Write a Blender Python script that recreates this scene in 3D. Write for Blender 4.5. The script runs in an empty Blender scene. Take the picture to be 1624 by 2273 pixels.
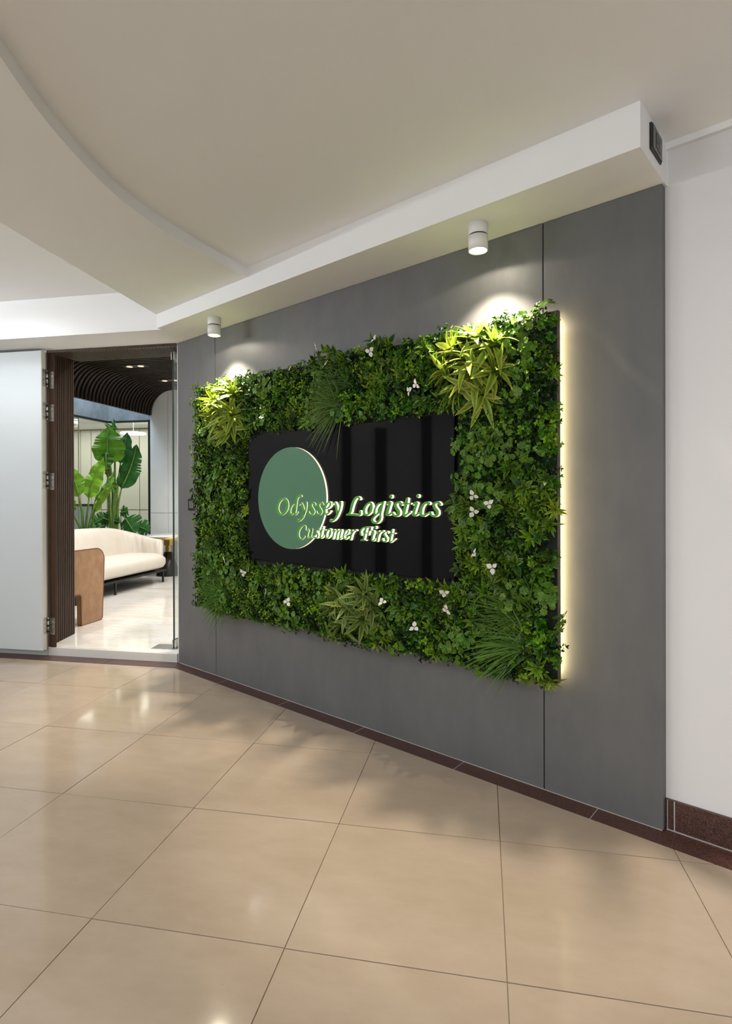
import bpy, bmesh, math, random
from mathutils import Vector, Matrix, noise

random.seed(7)
S = bpy.context.scene
COL = S.collection

# ------------------------------------------------------------------ camera
cd = bpy.data.cameras.new('camera')
cam = bpy.data.objects.new('camera', cd)
COL.objects.link(cam)
cd.sensor_fit = 'AUTO'
cd.sensor_width = 36.0
cd.lens = 19.746                       # about 19 mm on a full-frame body held upright
cd.shift_x = -0.00992
cd.shift_y = -0.01411
cd.clip_start = 0.02
_f = Vector((-0.18603, 0.98254, -0.0028)).normalized()
_roll = math.radians(-0.1793)
_r0 = Vector((math.cos(math.radians(-10.7214)), -math.sin(math.radians(-10.7214)), 0))
_u0 = _r0.cross(_f)
_r = _r0 * math.cos(_roll) + _u0 * math.sin(_roll)
_u = -_r0 * math.sin(_roll) + _u0 * math.cos(_roll)
cam.matrix_world = Matrix(((_r.x, _u.x, -_f.x, 0), (_r.y, _u.y, -_f.y, 0), (_r.z, _u.z, -_f.z, 1.25), (0, 0, 0, 1)))
S.camera = cam

# ------------------------------------------------------------------ world, exposure
w = bpy.data.worlds.new('world'); S.world = w; w.use_nodes = True
w.node_tree.nodes['Background'].inputs[0].default_value = (0.80, 0.90, 1.0, 1)
w.node_tree.nodes['Background'].inputs[1].default_value = 0.6
S.view_settings.view_transform = 'Standard'
S.view_settings.look = 'None'
S.view_settings.exposure = -0.12
S.view_settings.gamma = 1.0
S.view_settings.use_curve_mapping = False

# ------------------------------------------------------------------ large lights
def area(name, loc, target, sx, sy, watt, color, spread=180, parent=None):
    l = bpy.data.lights.new(name, 'AREA'); l.shape = 'RECTANGLE'; l.size = sx; l.size_y = sy
    l.energy = watt; l.color = color; l.spread = math.radians(spread)
    o = bpy.data.objects.new(name, l); COL.objects.link(o)
    o.location = loc
    o.rotation_euler = (Vector(target) - Vector(loc)).to_track_quat('-Z', 'Y').to_euler()
    if parent: o.parent = parent
    return o
HALL = (1.0, 0.96, 0.93)
area('hall_rear_fill', (0.4, -6.1, 1.45), (0.0, 3.0, 1.45), 4.2, 2.1, 130, (0.86, 0.94, 1.0))  # added frontal fill from behind the camera, not a known window
area('hall_side_fill', (-5.1, -1.5, 1.65), (-1.5, 0.6, 1.6), 2.0, 1.8, 66, (0.86, 0.93, 1.0))  # added fill from the left rear to lift the fascia and walls
area('hall_overhead_fill', (-0.3, -1.0, 2.50), (-0.3, -1.0, 0), 2.0, 0.8, 56, HALL)  # added overhead fill behind the camera, brightens floor and ceiling by bounce
area('hall_overhead_fill', (-3.7, 0.2, 2.62), (-3.7, 0.2, 0), 1.0, 1.6, 34, HALL)  # added fill that lightens the boom and the left ceiling
for _x in (-2.5, -3.5, -4.4):  # added spots without fittings, to brighten the lobby
    for _y in (4.9, 6.7):
        _l = bpy.data.lights.new('lobby_fill_spot', 'SPOT'); _l.energy = 92; _l.color = (1.0, 0.95, 0.88); _l.spot_size = math.radians(150 if _x > -3 or (_x > -4 and _y > 6) else 104); _l.spot_blend = 0.6; _l.shadow_soft_size = 0.05
        _o = bpy.data.objects.new('lobby_fill_spot', _l); COL.objects.link(_o); _o.location = (_x, _y, 2.92)
area('raised_ceiling_fill', (-5.12, 2.25, 2.40), (-3.4, 2.6, 2.68), 2.0, 0.08, 60, (0.92, 0.97, 1.0))  # added unseen strip of fill for the raised ceiling and door fascia
area('lobby_skylight', (-5.45, 7.0, 3.5), (-5.45, 7.0, 0), 0.9, 2.2, 64, (0.66, 0.83, 1.0))
area('back_office_light', (-7.3, 9.3, 2.62), (-7.3, 9.3, 0), 2.6, 1.4, 48, (1.0, 0.95, 0.85))

# ------------------------------------------------------------------ helpers
def tag(o, label=None, cat=None, group=None, kind=None):
    if label: o['label'] = label
    if cat: o['category'] = cat
    if group: o['group'] = group
    if kind: o['kind'] = kind
    return o

def thing(name, label, cat, loc=(0, 0, 0), rz=0.0, group=None):
    o = bpy.data.objects.new(name, None); COL.objects.link(o)
    o.empty_display_size = 0.1
    o.location = loc; o.rotation_euler = (0, 0, rz)
    return tag(o, label, cat, group)

class MB:
    def __init__(s): s.v = []; s.f = []; s.mi = []; s.c = []; s.sm = []
    def add(s, vs, fs, mi=0, cols=None, smooth=False):
        n = len(s.v)
        s.v += [tuple(p) for p in vs]
        s.f += [tuple(i + n for i in f) for f in fs]
        s.mi += [mi] * len(fs); s.sm += [smooth] * len(fs)
        s.c += list(cols) if cols else [(1, 1, 1)] * len(vs)
        return s
    def box(s, x0, x1, y0, y1, z0, z1, mi=0, M=None):
        vs = [Vector((x, y, z)) for x in (x0, x1) for y in (y0, y1) for z in (z0, z1)]
        if M: vs = [M @ v for v in vs]
        return s.add(vs, [(0, 1, 3, 2), (4, 6, 7, 5), (0, 4, 5, 1), (2, 3, 7, 6), (0, 2, 6, 4), (1, 5, 7, 3)], mi)
    def prism(s, poly, z0, z1, mi=0):
        n = len(poly)
        vs = [(p[0], p[1], z0) for p in poly] + [(p[0], p[1], z1) for p in poly]
        fs = [tuple(range(n - 1, -1, -1)), tuple(range(n, 2 * n))] + [(i, (i + 1) % n, n + (i + 1) % n, n + i) for i in range(n)]
        return s.add(vs, fs, mi)
    def lathe(s, prof, n=32, M=None, mi=0, smooth=True, caps=True):
        vs = []; fs = []
        for r, z in prof:
            for k in range(n):
                a = 2 * math.pi * k / n
                vs.append(Vector((r * math.cos(a), r * math.sin(a), z)))
        for j in range(len(prof) - 1):
            for k in range(n):
                fs.append((j * n + k, j * n + (k + 1) % n, (j + 1) * n + (k + 1) % n, (j + 1) * n + k))
        if caps:
            fs.append(tuple(range(n - 1, -1, -1))); fs.append(tuple((len(prof) - 1) * n + k for k in range(n)))
        if M: vs = [M @ v for v in vs]
        return s.add(vs, fs, mi, None, smooth)
    def tube(s, pts, rad, n=8, mi=0, cols=None):
        pts = [Vector(p) for p in pts]; vs = []; fs = []; cs = []
        R = rad if isinstance(rad, (list, tuple)) else [rad] * len(pts)
        for i, p in enumerate(pts):
            t = (pts[min(i + 1, len(pts) - 1)] - pts[max(i - 1, 0)]).normalized()
            a = t.cross(Vector((0.13, 0.31, 0.94)) if abs(t.z) < .9 else Vector((1, 0, 0))).normalized(); b = t.cross(a)
            for k in range(n):
                q = 2 * math.pi * k / n
                vs.append(p + (a * math.cos(q) + b * math.sin(q)) * R[i]); cs.append(cols[i] if cols else (1, 1, 1))
        for i in range(len(pts) - 1):
            for k in range(n):
                fs.append((i * n + k, i * n + (k + 1) % n, (i + 1) * n + (k + 1) % n, (i + 1) * n + k))
        fs.append(tuple(range(n - 1, -1, -1))); fs.append(tuple((len(pts) - 1) * n + k for k in range(n)))
        return s.add(vs, fs, mi, cs, True)
    def mesh(s, name, mats):
        me = bpy.data.meshes.new(name)
        me.from_pydata(s.v, [], s.f)
        for m in (mats if isinstance(mats, (list, tuple)) else [mats]): me.materials.append(m)
        me.polygons.foreach_set('material_index', s.mi)
        me.polygons.foreach_set('use_smooth', s.sm)
        at = me.color_attributes.new('tint', 'FLOAT_COLOR', 'POINT')
        at.data.foreach_set('color', [x for c in s.c for x in (c[0], c[1], c[2], 1.0)])
        me.update()
        return me
    def build(s, name, mats, parent=None, bevel=0.0, seg=2, loc=None):
        return link(name, s.mesh(name, mats), parent, bevel, seg, loc)

def link(name, me, parent=None, bevel=0.0, seg=2, loc=None):
    o = bpy.data.objects.new(name, me); COL.objects.link(o)
    if parent: o.parent = parent
    if loc is not None: o.location = loc
    if bevel:
        b = o.modifiers.new('bevel', 'BEVEL'); b.width = bevel; b.segments = seg; b.limit_method = 'ANGLE'; b.angle_limit = math.radians(40)
    return o

def inst(src, M=None, parent=None, name=None):
    o = src.copy(); COL.objects.link(o)
    if parent: o.parent = parent
    if M is not None: o.matrix_local = M
    return o

def structure(o, label=None, cat=None):
    o['kind'] = 'structure'
    if label: o['label'] = label
    if cat: o['category'] = cat
    return o

# ------------------------------------------------------------------ materials
def nodes(name):
    m = bpy.data.materials.new(name); m.use_nodes = True
    nt = m.node_tree; return m, nt, nt.nodes['Principled BSDF']

def mixc(nt, fac, a, b, mode='MIX'):
    n = nt.nodes.new('ShaderNodeMix'); n.data_type = 'RGBA'; n.blend_type = mode
    for i, v in ((0, fac), (6, a), (7, b)):
        if hasattr(v, 'is_linked') or hasattr(v, 'links'): nt.links.new(v, n.inputs[i])
        elif isinstance(v, (int, float)): n.inputs[i].default_value = v
        else: n.inputs[i].default_value = (*v, 1)
    return n.outputs[2]

def noise_tex(nt, scale, detail=4, stretch=(1, 1, 1), rot=(0, 0, 0), rough=0.55, offset_obj=False, coord='Object'):
    tc = nt.nodes.new('ShaderNodeTexCoord'); mp = nt.nodes.new('ShaderNodeMapping')
    mp.inputs['Scale'].default_value = stretch; mp.inputs['Rotation'].default_value = rot
    nt.links.new(tc.outputs[coord], mp.inputs[0])
    v = mp.outputs[0]
    if offset_obj:
        oi = nt.nodes.new('ShaderNodeObjectInfo'); mu = nt.nodes.new('ShaderNodeVectorMath'); mu.operation = 'SCALE'
        mu.inputs[0].default_value = (37, 61, 13); nt.links.new(oi.outputs['Random'], mu.inputs['Scale'])
        ad = nt.nodes.new('ShaderNodeVectorMath'); nt.links.new(v, ad.inputs[0]); nt.links.new(mu.outputs[0], ad.inputs[1]); v = ad.outputs[0]
    n = nt.nodes.new('ShaderNodeTexNoise'); n.inputs['Scale'].default_value = scale; n.inputs['Detail'].default_value = detail
    n.inputs['Roughness'].default_value = rough
    nt.links.new(v, n.inputs['Vector'])
    return n.outputs[0]

def ramp(nt, fac, stops):
    r = nt.nodes.new('ShaderNodeValToRGB'); e = r.color_ramp.elements
    e[0].position, e[0].color = stops[0][0], (*stops[0][1], 1); e[1].position, e[1].color = stops[-1][0], (*stops[-1][1], 1)
    for p, c in stops[1:-1]:
        q = e.new(p); q.color = (*c, 1)
    nt.links.new(fac, r.inputs[0]); return r.outputs[0]

def bump(nt, b, fac, strength, dist=0.01):
    n = nt.nodes.new('ShaderNodeBump'); n.inputs['Strength'].default_value = strength; n.inputs['Distance'].default_value = dist
    nt.links.new(fac, n.inputs['Height']); nt.links.new(n.outputs[0], b.inputs['Normal'])

def plain(name, col, rough=0.5, metal=0.0, var=0.06, scale=6, bmp=0.0, bscale=80, coat=0.0, spec=0.5, stretch=(1, 1, 1)):
    m, nt, b = nodes(name)
    f = noise_tex(nt, scale, 5, stretch)
    nt.links.new(ramp(nt, f, [(0.25, tuple(c * (1 - var) for c in col)), (0.75, tuple(min(1, c * (1 + var)) for c in col))]), b.inputs['Base Color'])
    b.inputs['Roughness'].default_value = rough; b.inputs['Metallic'].default_value = metal
    b.inputs['Coat Weight'].default_value = coat; b.inputs['Specular IOR Level'].default_value = spec
    if bmp: bump(nt, b, noise_tex(nt, bscale, 3), bmp, 0.003)
    return m

def glow(name, col, strength):
    m, nt, b = nodes(name)
    b.inputs['Base Color'].default_value = (0.8, 0.8, 0.8, 1)
    b.inputs['Emission Color'].default_value = (*col, 1); b.inputs['Emission Strength'].default_value = strength
    return m

M = {}
M['ceiling'] = plain('ceiling_paint', (0.87, 0.868, 0.865), 0.75, var=0.012, scale=1.5, bmp=0.05, bscale=60)
M['white_wall'] = plain('white_wall_paint', (0.75, 0.735, 0.735), 0.55, var=0.012, scale=2.5, bmp=0.05, bscale=40)
M['leaf_paint'] = plain('door_paint', (0.52, 0.55, 0.56), 0.42, var=0.008)
M['door_edge'] = plain('door_edge_paint', (0.74, 0.70, 0.62), 0.5, var=0.02)
M['base_paint'] = plain('grey_base_paint', (0.50, 0.52, 0.50), 0.5, var=0.03)
M['step'] = plain('step_stone', (0.60, 0.58, 0.54), 0.3, var=0.03)
M['caulk'] = plain('dried_paint_drip', (0.40, 0.385, 0.38), 0.6)
M['black_plastic'] = plain('black_plastic', (0.016, 0.015, 0.014), 0.3, var=0.1)
M['grey_plastic'] = plain('grey_plastic', (0.12, 0.115, 0.11), 0.35, var=0.05)
M['dark_void'] = plain('joint_black', (0.01, 0.01, 0.01), 0.9)
M['lamp_white'] = plain('lamp_white', (0.80, 0.78, 0.77), 0.35, var=0.01)
M['steel'] = plain('brushed_steel', (0.55, 0.52, 0.46), 0.32, 1.0, var=0.08, stretch=(1, 1, 12), scale=20)
M['floor_plate'] = plain('floor_plate_steel', (0.34, 0.34, 0.33), 0.38, 1.0, var=0.2, scale=25)
M['brass'] = plain('brass', (0.62, 0.42, 0.14), 0.28, 1.0, var=0.08)
M['black_metal'] = plain('black_metal', (0.02, 0.018, 0.016), 0.42, 0.3, var=0.1)
M['board_brown'] = plain('board_brown', (0.085, 0.07, 0.062), 0.5, var=0.1)
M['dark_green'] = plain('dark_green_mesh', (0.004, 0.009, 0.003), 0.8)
M['soil'] = plain('soil', (0.03, 0.022, 0.015), 0.9, var=0.5, scale=60, bmp=0.6)

def cladding():
    m, nt, b = nodes('fibre_cement')
    f1 = noise_tex(nt, 1.6, 5, (1, 1, 1), rough=0.6); f2 = noise_tex(nt, 9, 6, (1, 1, 0.35), rough=0.65); f3 = noise_tex(nt, 260, 2)
    c = ramp(nt, f1, [(0.3, (0.110, 0.111, 0.111)), (0.7, (0.145, 0.144, 0.142))])
    c = mixc(nt, 0.35, c, ramp(nt, f2, [(0.35, (0.102, 0.105, 0.107)), (0.7, (0.156, 0.153, 0.149))]))
    sp = ramp(nt, f3, [(0.755, (0, 0, 0)), (0.80, (1, 1, 1))])
    c = mixc(nt, sp, c, (0.24, 0.23, 0.22))
    nt.links.new(c, b.inputs['Base Color']); b.inputs['Roughness'].default_value = 0.52; b.inputs['Specular IOR Level'].default_value = 0.4
    bump(nt, b, f2, 0.08, 0.004); return m
M['cladding'] = cladding()

def granite():
    m, nt, b = nodes('brown_granite')
    f = noise_tex(nt, 260, 3, offset_obj=True); g = noise_tex(nt, 110, 4, offset_obj=True)
    c = ramp(nt, f, [(0.38, (0.012, 0.007, 0.006)), (0.5, (0.075, 0.032, 0.025)), (0.62, (0.16, 0.075, 0.055)), (0.72, (0.26, 0.18, 0.14))])
    c = mixc(nt, 0.4, c, ramp(nt, g, [(0.35, (0.02, 0.012, 0.012)), (0.7, (0.12, 0.05, 0.04))]))
    nt.links.new(c, b.inputs['Base Color']); b.inputs['Roughness'].default_value = 0.35; return m
M['granite'] = granite()

def tile_stone():
    m, nt, b = nodes('beige_marble_tile')
    a = noise_tex(nt, 2.6, 6, (1, 1.8, 1), (0, 0, 0.8), 0.6, True); c2 = noise_tex(nt, 7, 7, (0.8, 2.2, 1), (0, 0, 0.8), 0.7, True)
    c = ramp(nt, a, [(0.3, (0.340, 0.270, 0.203)), (0.5, (0.368, 0.298, 0.229)), (0.72, (0.400, 0.328, 0.258))])
    c = mixc(nt, 0.18, c, ramp(nt, c2, [(0.35, (0.31, 0.24, 0.173)), (0.65, (0.42, 0.35, 0.28))]))
    sp = ramp(nt, noise_tex(nt, 70, 2, offset_obj=True), [(0.80, (0, 0, 0)), (0.84, (1, 1, 1))])
    c = mixc(nt, sp, c, (0.16, 0.11, 0.07))
    nt.links.new(c, b.inputs['Base Color'])
    rr = ramp(nt, noise_tex(nt, 3, 3, offset_obj=True), [(0.3, (0.07,) * 3), (0.7, (0.12,) * 3)])
    nt.links.new(rr, b.inputs['Roughness']); b.inputs['Specular IOR Level'].default_value = 0.36
    return m
M['tile'] = tile_stone()
M['grout'] = plain('tile_grout', (0.20, 0.16, 0.115), 0.8)

def marble():
    m, nt, b = nodes('cream_marble')
    n1 = noise_tex(nt, 1.3, 7, (0.8, 2.2, 1), (0, 0, 0.35), 0.65)
    n2 = noise_tex(nt, 2.4, 8, (0.5, 3.0, 1), (0, 0, 0.25), 0.7)
    c = ramp(nt, n1, [(0.30, (0.72, 0.64, 0.54)), (0.42, (0.81, 0.78, 0.72)), (0.55, (0.84, 0.82, 0.79)), (1.0, (0.85, 0.84, 0.81))])
    v = ramp(nt, n2, [(0.475, (0, 0, 0)), (0.495, (0.5, 0.5, 0.5)), (0.515, (0, 0, 0))])
    c = mixc(nt, v, c, (0.60, 0.46, 0.32))
    nt.links.new(c, b.inputs['Base Color']); b.inputs['Roughness'].default_value = 0.09; return m
M['marble'] = marble()

def wood(name, c0, c1, rough=0.45):
    m, nt, b = nodes(name)
    f = noise_tex(nt, 14, 6, (1, 1, 0.06), rough=0.6, offset_obj=True)
    oi = nt.nodes.new('ShaderNodeObjectInfo')
    c = ramp(nt, f, [(0.3, c0), (0.7, c1)])
    c = mixc(nt, oi.outputs['Random'], c, mixc(nt, 0.35, c, (0.01, 0.006, 0.004)))
    nt.links.new(c, b.inputs['Base Color']); b.inputs['Roughness'].default_value = rough; b.inputs['Specular IOR Level'].default_value = 0.25; return m
M['wood'] = wood('walnut', (0.036, 0.018, 0.009), (0.072, 0.038, 0.021))
M['side_panel'] = plain('grey_lacquer', (0.45, 0.45, 0.46), 0.4)
M['wood_dark'] = wood('dark_stained_wood', (0.018, 0.012, 0.009), (0.04, 0.028, 0.02), 0.4)
M['concrete_light'] = plain('pale_concrete', (0.78, 0.79, 0.79), 0.6, var=0.05, scale=3)
def dark_concrete():
    m, nt, b = nodes('rough_concrete')
    f = noise_tex(nt, 3, 8, (1, 1, 0.8), rough=0.7)
    nt.links.new(ramp(nt, f, [(0.3, (0.12, 0.14, 0.15)), (0.7, (0.26, 0.275, 0.285))]), b.inputs['Base Color']); b.inputs['Roughness'].default_value = 0.8
    bump(nt, b, f, 0.2, 0.01); return m
M['concrete'] = dark_concrete()
M['cream_panel'] = plain('cream_lacquer', (0.66, 0.66, 0.60), 0.2, var=0.01)
M['gold_trim'] = plain('gold_trim', (0.42, 0.30, 0.13), 0.35, 1.0)
M['cream_leather'] = plain('cream_leather', (0.74, 0.68, 0.60), 0.42, var=0.03, bmp=0.1, bscale=120)
def suede():
    m, nt, b = nodes('tan_suede')
    f = noise_tex(nt, 9, 6, (1, 1, 0.7), rough=0.6)
    nt.links.new(ramp(nt, f, [(0.3, (0.30, 0.155, 0.072)), (0.55, (0.41, 0.225, 0.11)), (0.75, (0.50, 0.29, 0.15))]), b.inputs['Base Color'])
    b.inputs['Roughness'].default_value = 0.75; b.inputs['Sheen Weight'].default_value = 0.25; return m
M['suede'] = suede()
M['piping'] = plain('suede_piping', (0.22, 0.105, 0.05), 0.7)
M['table_marble'] = plain('white_table_marble', (0.80, 0.79, 0.77), 0.15, var=0.05, scale=5)
M['sign_black'] = plain('black_acrylic', (0.004, 0.004, 0.0045), 0.035, var=0.0, spec=0.27)
M['disc_green'] = plain('sage_acrylic', (0.088, 0.205, 0.123), 0.14, var=0.02)
M['letter_green'] = plain('letter_green', (0.075, 0.33, 0.032), 0.35, var=0.03)
M['edge_glow'] = glow('lit_edge', (1.0, 0.82, 0.53), 1.5)
M['led'] = glow('led_strip', (1.0, 0.80, 0.43), 66)
M['lens'] = glow('lamp_lens', (1.0, 0.93, 0.80), 7)
M['disc_lamp'] = glow('disc_lamp', (1.0, 0.90, 0.74), 3.0)
M['down_lamp'] = glow('small_lamp', (1.0, 0.78, 0.5), 0.9)
def glass(name, col, rough=0.0):
    m, nt, b = nodes(name)
    b.inputs['Base Color'].default_value = (*col, 1); b.inputs['Roughness'].default_value = rough
    b.inputs['Transmission Weight'].default_value = 1.0; b.inputs['IOR'].default_value = 1.45
    # thin architectural pane: straight-through light plus a mirror coat
    out = nt.nodes['Material Output']; tr = nt.nodes.new('ShaderNodeBsdfTransparent'); gl = nt.nodes.new('ShaderNodeBsdfGlossy')
    tr.inputs[0].default_value = (*col, 1); gl.inputs['Roughness'].default_value = 0.0
    lyr = nt.nodes.new('ShaderNodeLayerWeight'); lyr.inputs[0].default_value = 0.5
    pw = nt.nodes.new('ShaderNodeMath'); pw.operation = 'POWER'; pw.inputs[1].default_value = 4.0
    nt.links.new(lyr.outputs['Facing'], pw.inputs[0])
    fr = nt.nodes.new('ShaderNodeMath'); fr.operation = 'MULTIPLY_ADD'; fr.inputs[1].default_value = 0.7; fr.inputs[2].default_value = 0.03
    nt.links.new(pw.outputs[0], fr.inputs[0])
    mx = nt.nodes.new('ShaderNodeMixShader')
    nt.links.new(fr.outputs[0], mx.inputs[0]); nt.links.new(tr.outputs[0], mx.inputs[1]); nt.links.new(gl.outputs[0], mx.inputs[2])
    nt.links.new(mx.outputs[0], out.inputs[0]); return m
M['pane'] = glass('clear_pane', (0.93, 0.96, 0.94))
M['glass_edge'] = plain('glass_edge', (0.012, 0.03, 0.022), 0.15)
M['board_grey'] = plain('board_grey', (0.62, 0.68, 0.68), 0.3, var=0.02)

def leafmat(name, rough=0.38, hue=0.03, val=0.35, trans=0.0, gain=1.0):
    m, nt, b = nodes(name)
    at = nt.nodes.new('ShaderNodeAttribute'); at.attribute_name = 'tint'
    oi = nt.nodes.new('ShaderNodeObjectInfo')
    hs = nt.nodes.new('ShaderNodeHueSaturation')
    mr = nt.nodes.new('ShaderNodeMapRange'); mr.inputs['To Min'].default_value = 0.5 - hue * 1.6; mr.inputs['To Max'].default_value = 0.5 + hue * 0.1
    nt.links.new(oi.outputs['Random'], mr.inputs['Value']); nt.links.new(mr.outputs[0], hs.inputs['Hue'])
    nz = noise_tex(nt, 18, 3, offset_obj=True)
    mv = nt.nodes.new('ShaderNodeMapRange'); mv.inputs['From Min'].default_value = 0.3; mv.inputs['From Max'].default_value = 0.7
    mv.inputs['To Min'].default_value = (1 - val) * gain; mv.inputs['To Max'].default_value = (1 + val) * gain
    nt.links.new(nz, mv.inputs['Value']); nt.links.new(mv.outputs[0], hs.inputs['Value'])
    nt.links.new(at.outputs['Color'], hs.inputs['Color']); nt.links.new(hs.outputs[0], b.inputs['Base Color'])
    b.inputs['Roughness'].default_value = rough; b.inputs['Specular IOR Level'].default_value = 0.22
    if trans:
        out = nt.nodes['Material Output']; t = nt.nodes.new('ShaderNodeBsdfTranslucent'); nt.links.new(hs.outputs[0], t.inputs[0])
        mx = nt.nodes.new('ShaderNodeMixShader'); mx.inputs[0].default_value = trans
        nt.links.new(b.outputs[0], mx.inputs[1]); nt.links.new(t.outputs[0], mx.inputs[2]); nt.links.new(mx.outputs[0], out.inputs[0])
    return m
M['leaf'] = leafmat('plastic_leaf', 0.36, 0.02, 0.32, 0.0, 0.90)
M['leaf_soft'] = leafmat('soft_leaf', 0.42, 0.02, 0.2, 0.15)
M['palm'] = leafmat('palm_leaf', 0.34, 0.0, 0.18, 0.3)
M['petal'] = leafmat('white_petal', 0.6, 0.0, 0.05, 0.15)

# ================================================================== SETTING
ANG = math.radians(-29.2988)
DR = Vector((math.cos(ANG), math.sin(ANG), 0)); NN = Vector((-math.sin(ANG), math.cos(ANG), 0)); DG = 2.281
def WP(u, off, z):                       # a point of the grey wall: along it, out from it, up
    return DR * u + NN * (DG - off) + Vector((0, 0, z))
WALL_LOC = NN * DG
def wall_box(mb, u0, u1, o0, o1, z0, z1, mi=0):
    vs = [WP(u, o, z) for u in (u0, u1) for o in (o1, o0) for z in (z0, z1)]
    mb.add(vs, [(0, 1, 3, 2), (4, 6, 7, 5), (0, 4, 5, 1), (2, 3, 7, 6), (0, 2, 6, 4), (1, 5, 7, 3)], mi)

def clip(poly, n, d):                    # keep n.p <= d
    out = []
    for i, p in enumerate(poly):
        q = poly[(i + 1) % len(poly)]
        a = p[0] * n[0] + p[1] * n[1] - d; b = q[0] * n[0] + q[1] * n[1] - d
        if a <= 0: out.append(p)
        if (a < 0 < b) or (b < 0 < a):
            t = a / (a - b); out.append((p[0] + (q[0] - p[0]) * t, p[1] + (q[1] - p[1]) * t))
    return out

# --- floor of the hall: slab with one object per tile
fl = structure(MB().prism([(-5.2, -6.2), (4.6, -6.2), (4.6, -0.2), (0.86, 2.15), (-2.2, 3.87), (-5.2, 3.87)], -0.12, -0.004).build('floor', M['grout']))
fl['label'] = 'polished beige marble tile floor of the hall with brown granite border'
TX, TY, TS, GAP = -1.141, 1.475, 0.6, 0.0013
N2 = (NN.x, NN.y)
full_tile = None
for i in range(-7, 9):
    for j in range(-8, 4):
        x, y = TX + i * TS, TY + j * TS
        p = [(x + GAP, y + GAP), (x + TS - GAP, y + GAP), (x + TS - GAP, y + TS - GAP), (x + GAP, y + TS - GAP)]
        q = clip(clip(clip(clip(clip(p, (0, 1), 3.744), N2, 2.187), (-1, 0), 5.19), (0, -1), 2.99), (1, 0), 4.59)
        if len(q) < 3: continue
        ar = abs(sum(q[k][0] * q[(k + 1) % len(q)][1] - q[(k + 1) % len(q)][0] * q[k][1] for k in range(len(q)))) / 2
        if ar < 2e-4: continue
        if q == p and full_tile:
            o = full_tile.copy(); COL.objects.link(o); o.location = (x + TS / 2, y + TS / 2, 0)
            o.rotation_euler = (random.uniform(-.0022, .0022), random.uniform(-.0022, .0022), 0)
        else:
            c = (x + TS / 2, y + TS / 2)
            o = MB().prism([(a - c[0], b - c[1]) for a, b in q], -0.004, 0).build('floor_tile', M['tile'], fl, loc=(*c, 0))
            if q == p: full_tile = o
MB().box(-5.2, 4.6, -6.2, -3.0, -0.004, 0.0).build('paving', M['tile'], fl)
# granite border strips
def strip(poly):
    c = (sum(p[0] for p in poly) / len(poly), sum(p[1] for p in poly) / len(poly))
    MB().prism([(a - c[0], b - c[1]) for a, b in poly], -0.004, 0.0008).build('granite_strip', M['granite'], fl, loc=(*c, 0))
us = [-3.232, -2.61, -2.0, -1.38, -0.764, -0.15, 0.45, 1.05, 1.65, 2.25]
def uo(u, o): p = WP(u, o, 0); return (p.x, p.y)
strip([(-2.203, 3.746), uo(us[0] - .002, 0.094), uo(us[0] - .002, 0.002), (-2.2505, 3.868)])
for a, b in zip(us[:-1], us[1:]):
    inner = 0.002 if b < -0.5 else -0.022
    strip([uo(a + .0015, 0.094), uo(b - .0015, 0.094), uo(b - .0015, inner), uo(a + .0015, inner)])
for a, b in ((-5.19, -4.6), (-4.6, -3.99), (-3.99, -3.37), (-3.37, -2.79), (-2.79, -2.2515)):
    if b > -2.3: strip([(a + .0015, 3.746), (-2.2055, 3.746), (-2.253, 3.872), (a + .0015, 3.872)])
    else: strip([(a + .0015, 3.746), (b - .0015, 3.746), (b - .0015, 3.872), (a + .0015, 3.872)])

# pale caulk along the joints of the border
for u in us[:-1]:
    p = [uo(u - .0013, 0.094), uo(u + .0013, 0.094), uo(u + .0013, 0.002), uo(u - .0013, 0.002)]
    MB().prism(p, -0.003, 0.0011).build('caulk_joint', M['caulk'], fl)
MB().prism([uo(-3.855, 0.003), uo(-0.53, 0.003), uo(-0.53, -0.001), uo(-3.855, -0.001)], -0.003, 0.003).build('caulk_joint', M['caulk'], fl)
MB().prism([uo(-0.52, -0.018), uo(4.0, -0.018), uo(4.0, -0.0225), uo(-0.52, -0.0225)], -0.003, 0.004).build('caulk_joint', M['caulk'], fl)
# --- grey panelled wall
gw = MB(); wall_box(gw, -3.84, -0.527, -0.14, -0.0225, -0.1, 2.42)
gw = structure(gw.build('wall_right', M['dark_void'])); gw['label'] = 'grey fibre cement panel wall carrying the foliage panel'
for a, b in ((-3.862, -3.3805), (-3.3755, -0.9915), (-0.9865, -0.526)):
    mb = MB(); wall_box(mb, a, b, -0.022 if b < -.6 else -0.0355, 0.0, 0.003, 2.404); mb.build('wall_panel', M['cladding'], gw, 0.0015, 2)
# --- white wall to the right of it
ww = MB(); wall_box(ww, -0.5255, 4.4, -0.17, -0.036, -0.1, 2.6)
ww = structure(ww.build('wall_end', M['white_wall'])); ww['label'] = 'white painted wall right of the grey panels'
sk = MB(); wall_box(sk, -0.5245, 4.4, -0.036, -0.022, 0.001, 0.112)
structure(sk.build('baseboard_end', M['granite'], None, 0.001))['label'] = 'brown granite skirting under the white wall'
tr = MB(); wall_box(tr, -0.5245, 4.4, -0.036, -0.016, 2.535, 2.5605)
structure(tr.build('trim_1', M['ceiling']))['label'] = 'slim plaster bead along the top of the white wall'
for u0, u1, z0 in ((-0.5185, -0.5155, 0.003), (-0.496, -0.4915, 0.002)):
    mb = MB(); wall_box(mb, u0, u1, -0.022, -0.0205, z0, 0.112); mb.build('paint_drip', M['caulk'], bpy.data.objects['baseboard_end'], 0.0008)

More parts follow.
